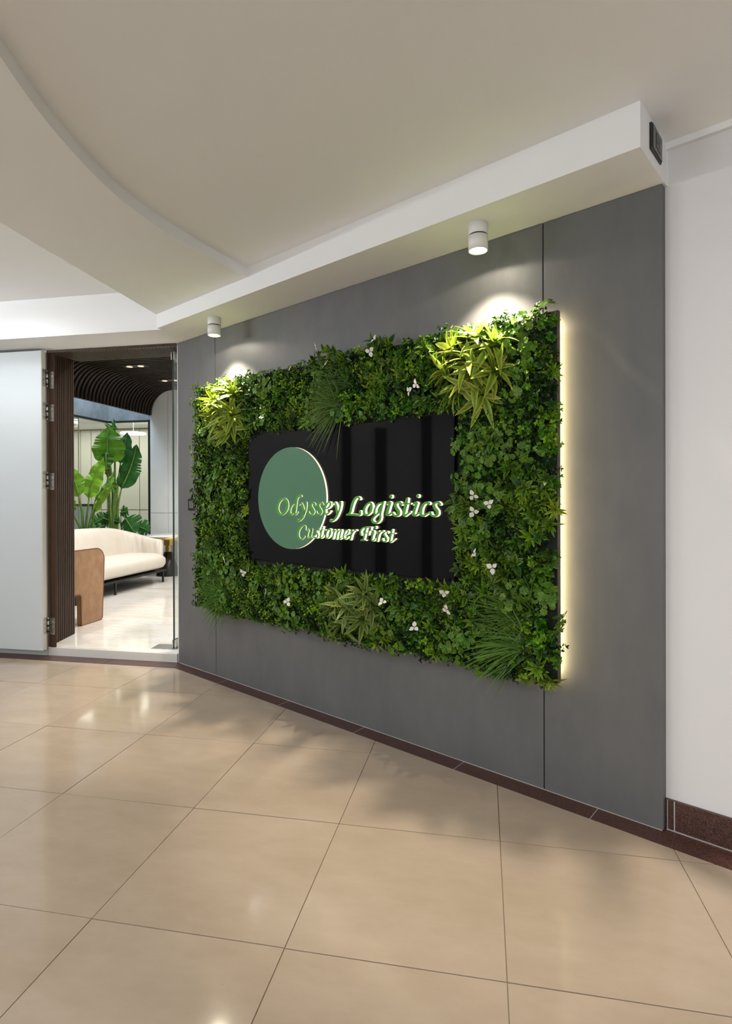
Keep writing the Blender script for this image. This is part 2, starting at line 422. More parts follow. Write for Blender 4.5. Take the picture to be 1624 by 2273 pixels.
# --- ceilings
ZC, ZS, ZB, ZL = 2.56, 2.406, 2.503, 2.683
ce = structure(MB().prism([(-2.18, -6.3), (4.7, -6.3), (4.7, -0.1), (0.9, 2.5), (-2.3, 4.3), (-2.18, 3.5)], ZC, ZC + 0.12).build('ceiling', M['ceiling']))
ce['label'] = 'off-white painted ceiling of the hall'
MB().prism([(-5.3, -6.3), (-2.18, -6.3), (-2.18, 3.75), (-5.3, 3.75)], ZL, ZL + 0.1).build('raised_ceiling', M['ceiling'], ce)
# dropped boom with a curved right side
cv = [(-1.31, 3.055), (-1.396, 2.769), (-1.452, 2.52), (-1.484, 2.331), (-1.495, 2.132), (-1.48, 1.94), (-1.452, 1.767), (-1.42, 1.62), (-1.377, 1.474), (-1.33, 1.33), (-1.27, 1.1), (-1.17, 0.8), (-1.02, 0.4), (-0.84, -0.1), (-0.6, -0.8), (-0.2, -1.8), (0.3, -3.05)]
fine = []
for k in range(len(cv) - 1):
    p0, p1, p2, p3 = (Vector((*cv[max(0, min(len(cv) - 1, q))], 0)) for q in (k - 1, k, k + 1, k + 2))
    for s in range(5):
        t = s / 5
        c = 0.5 * ((2 * p1) + (p2 - p0) * t + (2 * p0 - 5 * p1 + 4 * p2 - p3) * t * t + (3 * p1 - p0 - 3 * p2 + p3) * t ** 3)
        fine.append((c.x, c.y))
fine.append(cv[-1])
MB().prism([(-2.2, 3.52)] + [(-1.30, 3.03)] + fine[1:] + [(-2.15, -3.05), (-2.16, 2.208)], ZB, ZL + 0.02).build('dropped_boom', M['ceiling'], ce)
# soffit over the grey wall and over the doorway
sof = [(0.517, 1.998), (-2.192, 3.512), (-2.180, 3.545), (-5.3, 3.53), (-5.3, 3.876), (-2.264, 3.876), (-2.27, 3.95), (0.70, 2.285), (0.675, 2.264)]
sof = [(a, b) for a, b in sof]
MB().prism(sof, ZS, ZL + 0.03).build('soffit', M['ceiling'], ce)

# --- wall around the doorway
wl = MB(); wl.box(-5.3, -3.375, 3.872, 3.95, -0.1, 2.75); wl.box(-3.375, -2.26, 3.885, 3.95, 2.398, 2.75)
wl = structure(wl.build('wall_left', M['base_paint'])); wl['label'] = 'painted wall behind the white door leaf'
st = structure(MB().box(-3.372, -2.262, 3.872, 4.0, -0.1, 0.064).build('trim_2', M['step'], None, 0.002)); st['label'] = 'pale stone step at the doorway'
# walnut lining of the doorway
lin = structure(MB().box(-3.43, -3.372, 3.876, 3.925, 0.064, 2.398).build('door_2', M['wood'], None, 0.001)); lin['label'] = 'dark walnut slatted lining of the doorway'
J0, J1 = Vector((-3.382, 3.925, 0)), Vector((-3.474, 4.294, 0)); jt = (J1 - J0).normalized(); jn = Vector((jt.y, -jt.x, 0))
mb = MB(); mb.prism([tuple((J0 - jn * 0.01).xy), tuple((J1 - jn * 0.01).xy), tuple((J1 - jn * 0.05).xy), tuple((J0 - jn * 0.05).xy)][::-1], 0.066, 2.45); mb.build('lining_board', M['wood_dark'], lin)
nj = 12; pitch = (J1 - J0).length / nj; src = None
for k in range(nj):
    c = J0 + jt * (k + 0.5) * pitch - jn * 0.004
    if src is None:
        src = MB().box(-pitch * .34, pitch * .34, -0.008, 0.008, 0.0, 2.37).build('slat', M['wood'], lin, 0.0015, 1)
        o = src
    else: o = inst(src)
    o.location = (c.x, c.y, 0.068); o.rotation_euler = (0, 0, math.atan2(jt.y, jt.x))
MB().box(-3.44, -2.26, 3.886, 4.30, 2.436, 2.50).build('head_board', M['wood_dark'], lin)
MB().box(-3.40, -2.262, 3.878, 3.892, 2.388, 2.404).build('head_edge', M['wood'], lin)
src = None; nh = 37
for k in range(nh):
    x = -3.40 + (k + 0.5) * (1.135 / nh)
    if src is None: src = MB().box(-0.0095, 0.0095, 0, 0.385, 0.0, 0.022).build('head_slat', M['wood'], lin, 0.001, 1); o = src
    else: o = inst(src)
    o.location = (x, 3.893, 2.392); o.rotation_euler = (math.radians(3.0), 0, 0)
# right jamb, hidden from the hall
structure(MB().prism([(-2.262, 3.89), (-2.24, 4.30), (-2.10, 4.30), (-2.10, 3.9)][::-1], 0.0, 2.6).build('wall_jamb', M['concrete_light']))['label'] = 'pale right jamb of the doorway'

# --- white door leaf folded back against the wall, with four hinges
dl = structure(MB().box(-4.35, -3.358, 3.800, 3.845, 0.055, 2.388).build('door_1', [M['leaf_paint']], None, 0.0025)); dl['label'] = 'white door leaf folded back against the wall with four steel hinges'
MB().box(-3.358, -3.3565, 3.803, 3.8425, 0.058, 2.385).build('edge_band', M['door_edge'], dl)
def hinge_src():
    h = MB().box(-3.3562, -3.3545, 3.806, 3.841, 0, 0.132).build('hinge', M['steel'], dl, 0.0006, 1)
    h['label'] = 'steel butt hinge on the door edge'
    MB().box(-3.352, -3.312, 3.872, 3.8745, -0.012, 0.120).build('hinge_leaf', M['steel'], h, 0.0006, 1)
    MB().lathe([(0.0055, 0.0), (0.0055, 0.13)], 10, Matrix.Translation((-3.350, 3.850, -0.004))).build('pin', M['steel'], h)
    mb = MB()
    for z in (0.01, 0.055, 0.1): mb.box(-3.3565, -3.3435, 3.8435, 3.8565, z, z + 0.016)
    mb.build('knuckle', M['black_metal'], h)['kind'] = 'stuff'
    mb = MB()
    for z in (0.018, 0.05, 0.082, 0.112):
        mb.lathe([(0.0028, 0), (0.0028, 0.002)], 8, Matrix.Translation((-3.3545, 3.815, z)) @ Matrix.Rotation(math.pi / 2, 4, 'Y'))
        mb.lathe([(0.0028, 0), (0.0028, 0.002)], 8, Matrix.Translation((-3.320, 3.872, z - 0.012)) @ Matrix.Rotation(math.pi / 2, 4, 'X'))
    mb.build('screws', M['black_metal'], h)['kind'] = 'stuff'
    return h
h0 = hinge_src(); h0.location.z = 2.115
for z in (1.858, 1.318, 0.178):
    h = inst(h0); h.location.z = z
    for ch in h0.children: inst(ch, parent=h)
# jamb facing that carries the outer hinge leaves
MB().box(-3.356, -3.305, 3.8745, 3.884, 0.066, 2.39).build('jamb_face', M['wood'], lin, 0.001)

# --- unseen sides of the hall
structure(MB().box(-5.3, -5.2, -6.3, 3.9, -0.1, 2.75).build('wall_side', M['side_panel']))['label'] = 'grey lacquered side wall of the hall'
wr = structure(MB().box(-5.3, 4.7, -6.3, -6.2, -0.1, 2.75).build('wall_rear', M['white_wall'])); wr['label'] = 'white rear wall of the hall'
sd = bpy.data.objects['wall_side']
for y0, y1, z1 in ((0.2, 0.34, 2.6), (0.9, 1.05, 2.2), (1.42, 1.54, 2.3)):
    MB().box(-5.2, -5.16, y0, y1, 0.0, z1).build('dark_post', M['wood_dark'], sd)  # posts added on the unseen wall for dark bands mirrored in the sign
wf = MB(); wf.box(-1.8, 2.6, -6.2, -6.14, 0.34, 0.4); wf.box(-1.8, 2.6, -6.2, -6.14, 2.5, 2.55); wf.box(-1.8, -1.74, -6.2, -6.14, 0.4, 2.5); wf.box(2.54, 2.6, -6.2, -6.14, 0.4, 2.5)
structure(wf.build('fill_frame_rear', M['black_metal']))['label'] = 'dark frame added around the unseen fill light at the rear wall'  # frame made up to surround the rear fill
wf = MB(); wf.box(-5.2, -5.15, -2.5, -0.5, 0.69, 0.74); wf.box(-5.2, -5.15, -2.5, -0.5, 2.56, 2.61); wf.box(-5.2, -5.15, -2.55, -2.5, 0.69, 2.61); wf.box(-5.2, -5.15, -0.5, -0.45, 0.69, 2.61)
structure(wf.build('fill_frame_side', M['black_metal']))['label'] = 'dark frame added around the unseen fill light at the side wall'  # frame made up to surround the side fill
structure(MB().box(4.6, 4.7, -6.3, 0.2, -0.1, 2.75).build('wall_far_end', M['white_wall']))['label'] = 'white end wall of the hall'

# ================================================================== LOBBY BEHIND THE DOORWAY
lf = structure(MB().prism([(-6.05, 3.95), (-3.36, 3.95), (-3.36, 3.90), (-2.262, 3.90), (-2.262, 3.95), (-1.5, 3.95), (-1.5, 8.3), (-6.05, 8.3)], -0.1, 0.065).build('floor.001', M['marble'])); lf['label'] = 'cream veined marble floor of the lobby'
structure(MB().box(-10.5, -6.05, 4.0, 10.5, -0.1, 0.06).build('floor.002', M['marble']))['label'] = 'marble floor of the back office'
structure(MB().box(-6.05, -1.5, 8.3, 10.5, -0.1, 0.06).build('floor.003', M['marble']))['label'] = 'marble floor behind the pale concrete wall'
# pale concrete end wall, panels with joints
fw = structure(MB().box(-5.24, -1.5, 8.21, 8.33, 0.0, 3.6).build('wall_far', M['dark_void'])); fw['label'] = 'pale concrete panel wall at the end of the lobby'
xs = [-5.24, -4.925, -4.30, -3.70, -3.10, -2.50, -1.5]
for a, b in zip(xs[:-1], xs[1:]):
    for z0, z1 in ((0.13, 0.988), (0.993, 3.4)):
        MB().box(a + .003, b - .003, 8.185, 8.209, z0, z1).build('concrete_panel', M['concrete_light'], fw, 0.001, 1)
MB().box(-5.1, -1.5, 8.17, 8.21, 0.066, 0.128).build('skirting', M['black_metal'], fw)
structure(MB().prism([(-1.5, 3.62), (-1.38, 3.62), (-1.38, 8.3), (-1.5, 8.3)], 0, 3.4).build('wall_lobby_side', M['concrete_light']))['label'] = 'pale side wall of the lobby'
structure(MB().box(-6.05, -3.44, 3.95, 4.0, 0.0, 3.5).build('wall_lobby_front', M['concrete_light']))['label'] = 'lobby side of the doorway wall'
MB().box(-3.44, -1.4, 3.96, 4.0, 2.5, 3.5).build('upper_wall', M['concrete_light'], bpy.data.objects['wall_lobby_front'])
# dark slatted ceiling curling down at its left edge
lc = structure(MB().box(-4.85, -1.4, 4.0, 8.2, 3.0, 3.07).build('ceiling.001', M['dark_void'])); lc['label'] = 'dark timber slat ceiling with a curved edge'
R_ = 0.37; cx, cz = -4.82, 2.94 - R_
mb = MB(); prof = [(-1.45, 2.94)] + [(cx - R_ * math.sin(t), cz + R_ * math.cos(t)) for t in [k * math.pi / 2 / 12 for k in range(13)]] + [(cx - R_, cz - 0.02)]
prof_o = []
for k, (x, z) in enumerate(prof):
    if k == 0: prof_o.append((x, z + 0.05))
    elif k == len(prof) - 1: prof_o.append((x - 0.05, z))
    else:
        t = (k - 1) * math.pi / 2 / 12; prof_o.append((cx - (R_ + .05) * math.sin(t), cz + (R_ + .05) * math.cos(t)))
def prof_strip(y0, y1, pin, pout):
    m_ = MB(); n = len(pin)
    vs = [(x, y, z) for y in (y0, y1) for (x, z) in pin] + [(x, y, z) for y in (y0, y1) for (x, z) in pout]
    fs = []
    for k in range(n - 1):
        fs += [(k, k + 1, n + k + 1, n + k), (2 * n + k, 3 * n + k, 3 * n + k + 1, 2 * n + k + 1), (k, 2 * n + k, 2 * n + k + 1, k + 1), (n + k, n + k + 1, 3 * n + k + 1, 3 * n + k)]
    fs += [(0, n, 3 * n, 2 * n), (n - 1, 3 * n - 1, 4 * n - 1, 2 * n - 1)]
    m_.add(vs, fs); return m_
src = None
for k in range(56):
    y = 4.02 + k * 0.0745
    if src is None: src = prof_strip(0, 0.036, prof, prof_o).build('slat', M['wood_dark'], lc); o = src
    else: o = inst(src)
    o.location = (0, y, 0)
prof_b = [(x + dx * 0.05, z + dz * 0.05) for (x, z), (dx, dz) in zip(prof_o, [(0, 1)] * 2 + [(0, .5)] * (len(prof_o) - 3) + [(-1, 0)])]
prof_strip(4.02, 8.2, prof_o, [(x - (0.03 if z < 2.9 else 0), z + 0.03) for x, z in prof_o]).build('curved_backing', M['dark_void'], lc)
for i_, (x, y) in enumerate(((-4.40, 6.55), (-4.45, 7.45))):
    rf = thing('recessed_spotlight', ('twin recessed spotlight in the dark slat ceiling nearer the doorway', 'twin recessed spotlight in the dark slat ceiling deeper in the lobby')[i_], 'light', (x, y, 2.94), group='recessed lobby spotlights')
    MB().box(-0.17, 0.17, -0.06, 0.06, -0.006, 0.055).build('housing', M['black_plastic'], rf)
    for sx in (-0.08, 0.08): MB().lathe([(0.04, -0.012), (0.034, -0.007)], 20, Matrix.Translation((sx, 0, 0))).build('lamp', M['down_lamp'], rf)
# skylight well: rough concrete beams over the glass
bm = MB(); bm.box(-6.2, -6.0, 4.0, 8.4, 2.485, 3.7); bm.box(-6.0, -5.24, 8.205, 8.4, 2.485, 3.7)
structure(bm.build('wall_skylight', M['concrete']))['label'] = 'rough concrete beam under the skylight'
structure(MB().box(-5.24, -5.19, 4.0, 8.2, 2.99, 3.7).build('wall_skylight_inner', M['concrete_light']))['label'] = 'inner cheek of the skylight well'
# glass screen
gs = structure(MB().box(-6.06, -6.0, 4.02, 8.205, 2.455, 2.485).build('window_1', M['black_metal'])); gs['label'] = 'black framed glass screen behind the planting'
MB().box(-6.0, -5.24, 8.205, 8.25, 2.455, 2.485).build('frame_rail', M['black_metal'], gs)
MB().box(-5.272, -5.242, 8.18, 8.205, 0.066, 2.484).build('frame_post', M['black_metal'], gs)
MB().box(-6.05, -6.0, 4.02, 8.2, 0.066, 0.11).build('frame_sill', M['black_metal'], gs)
MB().box(-6.033, -6.027, 7.545, 7.557, 0.1, 2.46).build('mullion', M['steel'], gs)
MB().box(-6.035, -6.025, 8.21, 8.222, 0.1, 2.46).build('mullion', M['steel'], gs)
for y0, y1 in ((4.03, 7.545), (7.557, 8.21)): MB().box(-6.032, -6.028, y0, y1, 0.1, 2.46).build('pane', M['pane'], gs)
MB().box(-6.02, -5.275, 8.222, 8.226, 0.1, 2.46).build('pane', M['pane'], gs)
# back office seen through the glass
ow = structure(MB().box(-10.5, -5.0, 10.32, 10.42, 0.0, 2.9).build('wall_office', M['gold_trim'])); ow['label'] = 'cream panelled back office wall with thin gold strips'
xs = [-10.4, -9.4, -8.6, -8.18, -7.93, -7.7, -7.46, -6.83, -6.2, -5.1]
for a, b in zip(xs[:-1], xs[1:]):
    for z0, z1 in ((0.07, 0.975), (0.99, 2.62)):
        MB().box(a + .008, b - .008, 10.30, 10.319, z0, z1).build('wall_panel', M['cream_panel'], ow)
structure(MB().box(-10.5, -10.4, 4.0, 10.4, 0.0, 2.9).build('wall_office_side', M['cream_panel']))['label'] = 'cream side wall of the back office'
structure(MB().box(-5.2, -5.1, 8.33, 10.4, 0.0, 2.9).build('wall_office_end', M['cream_panel']))['label'] = 'cream end wall of the back office'
structure(MB().box(-10.5, -6.1, 4.0, 4.1, 0.0, 2.9).build('wall_office_front', M['cream_panel']))['label'] = 'cream front wall of the back office'
oc = MB(); oc.box(-10.5, -6.2, 4.0, 10.4, 2.64, 2.75); oc.box(-6.2, -5.0, 8.4, 10.4, 2.64, 2.75)
structure(oc.build('ceiling.002', M['ceiling']))['label'] = 'plain white ceiling of the back office'
pl = thing('disc_ceiling_lamp', 'round flat white disc lamp behind the glass screen', 'lamp', (-6.22, 9.2, 2.385))
MB().lathe([(0.215, 0), (0.22, 0.012), (0.21, 0.03)], 40).build('shade', M['disc_lamp'], pl)
MB().lathe([(0.003, 0.03), (0.003, 0.27)], 10).build('stem', M['lamp_white'], pl)
pl = thing('ceiling_downlight', 'small white cylinder downlight behind the glass near the walnut lining', 'lamp', (-7.05, 8.75, 2.64))
MB().lathe([(0.055, -0.05), (0.055, 0.0)], 24).build('base', M['lamp_white'], pl)
MB().lathe([(0.055, -0.14), (0.055, -0.058)], 24).build('body', M['lamp_white'], pl)
MB().lathe([(0.047, -0.143), (0.047, -0.1405)], 24).build('lens', M['down_lamp'], pl)
bd = thing('display_board', 'grey standing board with black frame behind the glass and palms', 'board', (-6.75, 8.45, 0.06), math.radians(14))
MB().box(-0.34, 0.22, 0, 0.03, 0.1, 1.03).build('panel', M['board_grey'], bd)
fr = MB(); fr.box(-0.37, 0.25, -0.01, 0.04, 1.03, 1.07); fr.box(-0.37, -0.34, -0.01, 0.04, 0.0, 1.03); fr.box(0.22, 0.25, -0.01, 0.04, 0.0, 1.03); fr.box(-0.34, 0.22, -0.01, 0.04, 0.07, 0.1)
fr.build('frame', M['black_metal'], bd)

# ================================================================== LIVING WALL
def leaf(mb, T, L, W, fold=0.25, curl=-0.2, c0=(.03, .12, .02), c1=(.05, .2, .03), n=4, kind='lance', mi=0):
    """one leaf growing along +Y of T, folded along its midrib"""
    vs = [T @ Vector((0, 0, 0))]; cs = [c0]; fs = []
    for k in range(1, n):
        t = k / n
        if kind == 'lance': wd = math.sin(math.pi * t ** 0.85) ** 0.9
        elif kind == 'oval': wd = math.sin(math.pi * t ** 0.95) ** 0.55
        elif kind == 'heart': wd = (0.0, 0.45, 0.85, 1.05, 0.8)[min(4, int(t * 5 + .01))]
        else: wd = 1 - t ** 2
        h = W / 2 * wd; z = curl * L * t * t; y = L * t
        for sx, c in ((-1, c1), (0, c0), (1, c1)):
            vs.append(T @ Vector((sx * h, y, z + abs(sx) * fold * h))); cs.append(c)
    vs.append(T @ Vector((0, L * (0.86 if kind == 'heart' else 1.0), curl * L))); cs.append(c1 if kind != 'heart' else c0)
    fs += [(0, 2, 1), (0, 3, 2)]
    for k in range(n - 2):
        a = 1 + 3 * k
        fs += [(a, a + 1, a + 4, a + 3), (a + 1, a + 2, a + 5, a + 4)]
    a = 1 + 3 * (n - 2); e = len(vs) - 1
    fs += [(a, a + 1, e), (a + 1, a + 2, e)]
    mb.add(vs, fs, mi, cs, True)

RX, RY, RZ = (lambda a: Matrix.Rotation(a, 4, 'X')), (lambda a: Matrix.Rotation(a, 4, 'Y')), (lambda a: Matrix.Rotation(a, 4, 'Z'))
TR = Matrix.Translation
R = random.Random(11)
def jit(c, a=0.25): k = 1 + R.uniform(-a, a); return tuple(x * k for x in c)

def boxwood_mesh(seed, c0, c1, twigs=6, pairs=4, s=1.0):
    R.seed(seed); mb = MB()
    for k in range(twigs):
        az = 2 * math.pi * k / twigs + R.uniform(-.4, .4); til = R.uniform(0.25, 1.05) if k else 0.1
        B = RZ(az) @ RX(-til); ln = R.uniform(0.028, 0.05) * s
        for q in range(pairs):
            z = ln * (0.3 + 0.7 * q / (pairs - 1))
            for sd in (0, 1):
                T = B @ TR((0, 0, z)) @ RZ(q * 1.57 + sd * math.pi + R.uniform(-.3, .3)) @ RX(R.uniform(0.25, 0.8))
                leaf(mb, T, R.uniform(.014, .021) * s, R.uniform(.009, .0125) * s, .3, -.15, jit(c0), jit(c1), 3, 'oval')
        leaf(mb, B @ TR((0, 0, ln)) @ RX(1.2), .016 * s, .010 * s, .3, -.1, jit(c1), jit(c1), 3, 'oval')
    return mb
def clover_mesh(seed, c0, c1):
    R.seed(seed); mb = MB()
    for k in range(6):
        az = 2 * math.pi * k / 6 + R.uniform(-.3, .3); rad = R.uniform(0.012, 0.034) if k else 0
        c = Vector((rad * math.cos(az), rad * math.sin(az), R.uniform(.03, .055)))
        B = TR(c) @ RZ(az) @ RY(R.uniform(0.1, .6)) @ RZ(R.uniform(0, 3))
        s = R.uniform(.8, 1.2)
        for q in range(4 if R.random() < .5 else 3):
            leaf(mb, B @ RZ(q * 2 * math.pi / (4 if q == 3 else 3.6)) @ RX(R.uniform(0.05, .3)), .0175 * s, .0165 * s, .22, -.1, jit(c0), jit(c1), 5, 'heart')
    return mb
def rosette_mesh(seed, c0, c1, n=15, L=.06, W=.013):
    R.seed(seed); mb = MB()
    for k in range(n):
        f = k / n; az = k * 2.4 + R.uniform(-.2, .2); til = 0.25 + 1.05 * f ** .8
        leaf(mb, RZ(az) @ RX(math.pi / 2 - til) @ TR((0, 0.004, 0)), L * (0.6 + .45 * f) * R.uniform(.85, 1.1), W * R.uniform(.85, 1.15), .35, -.28, jit(c0), jit(c1), 4, 'lance')
    return mb
def broad_mesh(seed, c0, c1, n=8, L=.035, W=.019):
    R.seed(seed); mb = MB()
    for k in range(n):
        az = k * 2.4; til = 0.3 + 1.0 * k / n
        leaf(mb, TR((0, 0, .02 - .012 * k / n)) @ RZ(az) @ RX(math.pi / 2 - til) @ TR((0, 0.006, 0)), L * R.uniform(.8, 1.15), W * R.uniform(.85, 1.15), .25, -.25, jit(c0), jit(c1), 4, 'lance')
    return mb

SIGN = (-2.882, -1.372, 0.861, 1.627)
lw = thing('foliage_panel', 'large rectangular foliage panel of artificial foliage framing the black sign', 'plant wall', WALL_LOC, ANG)
MB().box(-3.475, -0.900, -0.064, -0.036, 0.485, 2.003).build('backing_board', M['board_brown'], lw, 0.002)
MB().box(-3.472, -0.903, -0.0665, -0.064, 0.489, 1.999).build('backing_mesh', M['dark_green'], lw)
MB().box(-0.940, -0.925, -0.035, -0.029, 0.505, 1.985).build('light_strip', M['led'], lw)
MB().box(-3.445, -3.43, -0.035, -0.029, 0.505, 1.985).build('light_strip', M['led'], lw)
MB().box(-3.40, -0.96, -0.0355, 0.0, 1.20, 1.26).build('wall_batten', M['black_metal'], lw)

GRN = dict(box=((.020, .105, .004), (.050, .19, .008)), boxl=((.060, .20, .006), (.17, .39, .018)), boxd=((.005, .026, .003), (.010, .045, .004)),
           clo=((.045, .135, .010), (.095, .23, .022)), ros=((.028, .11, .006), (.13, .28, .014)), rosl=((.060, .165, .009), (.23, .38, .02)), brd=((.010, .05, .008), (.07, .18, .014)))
kinds = {
    'boxwood_sprig': [boxwood_mesh(100 + i, *GRN[('box', 'boxl', 'boxd', 'box')[i]]).mesh('boxwood_sprig', M['leaf']) for i in range(4)],
    'clover_sprig': [clover_mesh(200 + i, *GRN['clo']).mesh('clover_sprig', M['leaf']) for i in range(3)],
    'leaf_rosette': [rosette_mesh(300 + i, *GRN[('ros', 'rosl', 'ros')[i]]).mesh('leaf_rosette', M['leaf']) for i in range(3)],
    'broad_leaf_sprig': [broad_mesh(400 + i, *GRN['brd']).mesh('broad_leaf_sprig', M['leaf']) for i in range(2)],
}
RP = random.Random(5)
def in_mat(u, z, m=0.0):
    if not (-3.475 - m < u < -0.908 + m and 0.488 - m < z < 2.0 + m): return False
    return not (SIGN[0] - 0.02 + m < u < SIGN[1] + 0.02 - m and SIGN[2] - 0.022 + m < z < SIGN[3] + 0.022 - m)
def sprig_matrix(u, off, z, sc, tilt=0.5):
    eu = max(0, (u + 0.99) / 0.09) if u > -0.99 else (min(0, (u + 3.37) / 0.09) if u < -3.37 else 0)
    ez = max(0, (z - 1.92) / 0.08) if z > 1.92 else (min(0, (z - 0.57) / 0.08) if z < 0.57 else 0)
    return TR((u, -off, z)) @ RX(math.pi / 2) @ RY(min(1, max(-1, eu)) * 0.75 + RP.uniform(-tilt, tilt)) @ RX(-min(1, max(-1, ez)) * 0.75 + RP.uniform(-tilt, tilt) + 0.12) @ RZ(RP.uniform(0, 6.28)) @ Matrix.Scale(sc, 4)
count = {k: 0 for k in kinds}
rest = MB()
bank = {k: [] for k in kinds}
sp = 0.043
cells = []
nu, nz = int(2.55 / sp), int(1.506 / sp)
for a in range(nu + 1):
    for b in range(nz + 1):
        u = -3.475 + (a + RP.uniform(.1, .9)) * sp * 1.0; z = 0.492 + (b + RP.uniform(.1, .9)) * sp
        if in_mat(u, z): cells.append((u, z))
cells.sort(key=lambda c: -c[0])          # nearest to the photograph first
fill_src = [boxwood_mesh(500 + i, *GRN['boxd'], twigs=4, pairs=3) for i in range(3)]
fill_top = [boxwood_mesh(520 + i, *GRN[('box', 'box', 'boxl')[i]], twigs=5, pairs=3) for i in range(3)]
def join_into(dst, src, Mx):
    dst.add([Mx @ Vector(v) for v in src.v], src.f, 0, src.c, True)
for (u, z) in cells:
    v1 = noise.noise(Vector((u * 4.2, z * 4.2, 1.3))); v2 = noise.noise(Vector((u * 4.6 + 9, z * 4.6, 5.1)))
    r = RP.uniform(-.28, .28)
    if v1 + r > 0.26: k = 'clover_sprig'
    elif v2 + r > 0.16: k = 'leaf_rosette'
    elif v1 + r < -0.38: k = 'broad_leaf_sprig'
    else: k = 'boxwood_sprig'
    off = 0.067 + 0.014 * noise.noise(Vector((u * 7, z * 7, 0))) + RP.uniform(0, .022)
    Mx = sprig_matrix(u, off, z, RP.uniform(.8, 1.12))
    if count[k] < 300:
        me = RP.choice(kinds[k])
        o = bpy.data.objects.new(k, me); COL.objects.link(o); o.parent = lw; o.matrix_local = Mx
        count[k] += 1
    else: join_into(rest, RP.choice(fill_top), Mx)
for a in range(int(2.55 / .034)):         # dense underlayer, leaf colour darkened to stand in for shade in the gaps
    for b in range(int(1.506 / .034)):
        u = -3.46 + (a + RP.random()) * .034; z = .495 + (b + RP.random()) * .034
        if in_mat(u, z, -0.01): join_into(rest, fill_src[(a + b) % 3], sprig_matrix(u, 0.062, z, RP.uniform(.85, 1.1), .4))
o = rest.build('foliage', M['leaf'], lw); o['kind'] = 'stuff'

# --- yellow-green dracaena clumps, each leaf an object
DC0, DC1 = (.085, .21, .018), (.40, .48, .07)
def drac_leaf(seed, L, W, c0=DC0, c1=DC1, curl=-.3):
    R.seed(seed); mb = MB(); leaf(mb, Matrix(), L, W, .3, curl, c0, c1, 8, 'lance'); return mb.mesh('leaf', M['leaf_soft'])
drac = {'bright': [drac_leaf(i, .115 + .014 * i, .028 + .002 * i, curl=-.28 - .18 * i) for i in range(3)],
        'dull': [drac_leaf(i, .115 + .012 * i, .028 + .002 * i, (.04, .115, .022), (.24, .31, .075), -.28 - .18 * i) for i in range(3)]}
def clump(label, u, z, heads, kind, seed, sc=1.0):
    t = thing('dracaena_clump', label, 'plant', WP(u, 0.070, z), ANG, 'dracaena clumps on the foliage panel')
    q = random.Random(seed)
    for (du, dz, out, n) in heads:
        out *= .75; tip = Vector((du, -out, dz)); ax = Vector((du * 1.7, -out * .8 - .055, dz * 1.2 + .10)).normalized()
        B = TR(tip) @ ax.to_track_quat('Z', 'Y').to_matrix().to_4x4()
        for k in range(n):
            f = k / n; til = 0.18 + 1.5 * f ** .85
            o = bpy.data.objects.new('leaf', q.choice(drac[kind])); COL.objects.link(o); o.parent = t
            o.matrix_local = B @ RZ(k * 2.4 + q.uniform(-.25, .25)) @ RX(math.pi / 2 - til) @ TR((0, .008, -.012 * f)) @ Matrix.Scale(sc * q.uniform(.8, 1.12) * (0.8 + .25 * f), 4)
        sm = MB(); sm.tube([(0, .0, 0), tip * .5 + Vector((0, -.01, 0)), tip], .006, 6, 0, [(.05, .1, .02)] * 3); sm.build('stem', M['leaf_soft'], t)
    return t
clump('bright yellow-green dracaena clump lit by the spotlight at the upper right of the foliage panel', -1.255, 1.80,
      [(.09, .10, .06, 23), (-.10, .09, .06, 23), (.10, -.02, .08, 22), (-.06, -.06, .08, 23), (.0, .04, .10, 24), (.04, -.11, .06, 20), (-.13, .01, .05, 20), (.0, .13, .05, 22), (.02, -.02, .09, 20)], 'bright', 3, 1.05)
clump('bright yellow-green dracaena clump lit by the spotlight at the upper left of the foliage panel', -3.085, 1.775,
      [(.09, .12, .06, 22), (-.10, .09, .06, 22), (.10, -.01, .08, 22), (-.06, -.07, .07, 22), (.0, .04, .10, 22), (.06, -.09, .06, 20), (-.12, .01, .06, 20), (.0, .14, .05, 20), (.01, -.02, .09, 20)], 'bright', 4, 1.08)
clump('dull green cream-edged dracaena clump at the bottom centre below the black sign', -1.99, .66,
      [(.09, .09, .06, 22), (-.08, .06, .07, 23), (.09, -.04, .08, 22), (-.05, -.08, .07, 22), (.01, .01, .10, 22), (.13, .03, .05, 18), (-.12, -.02, .05, 18)], 'dull', 5, 0.98)

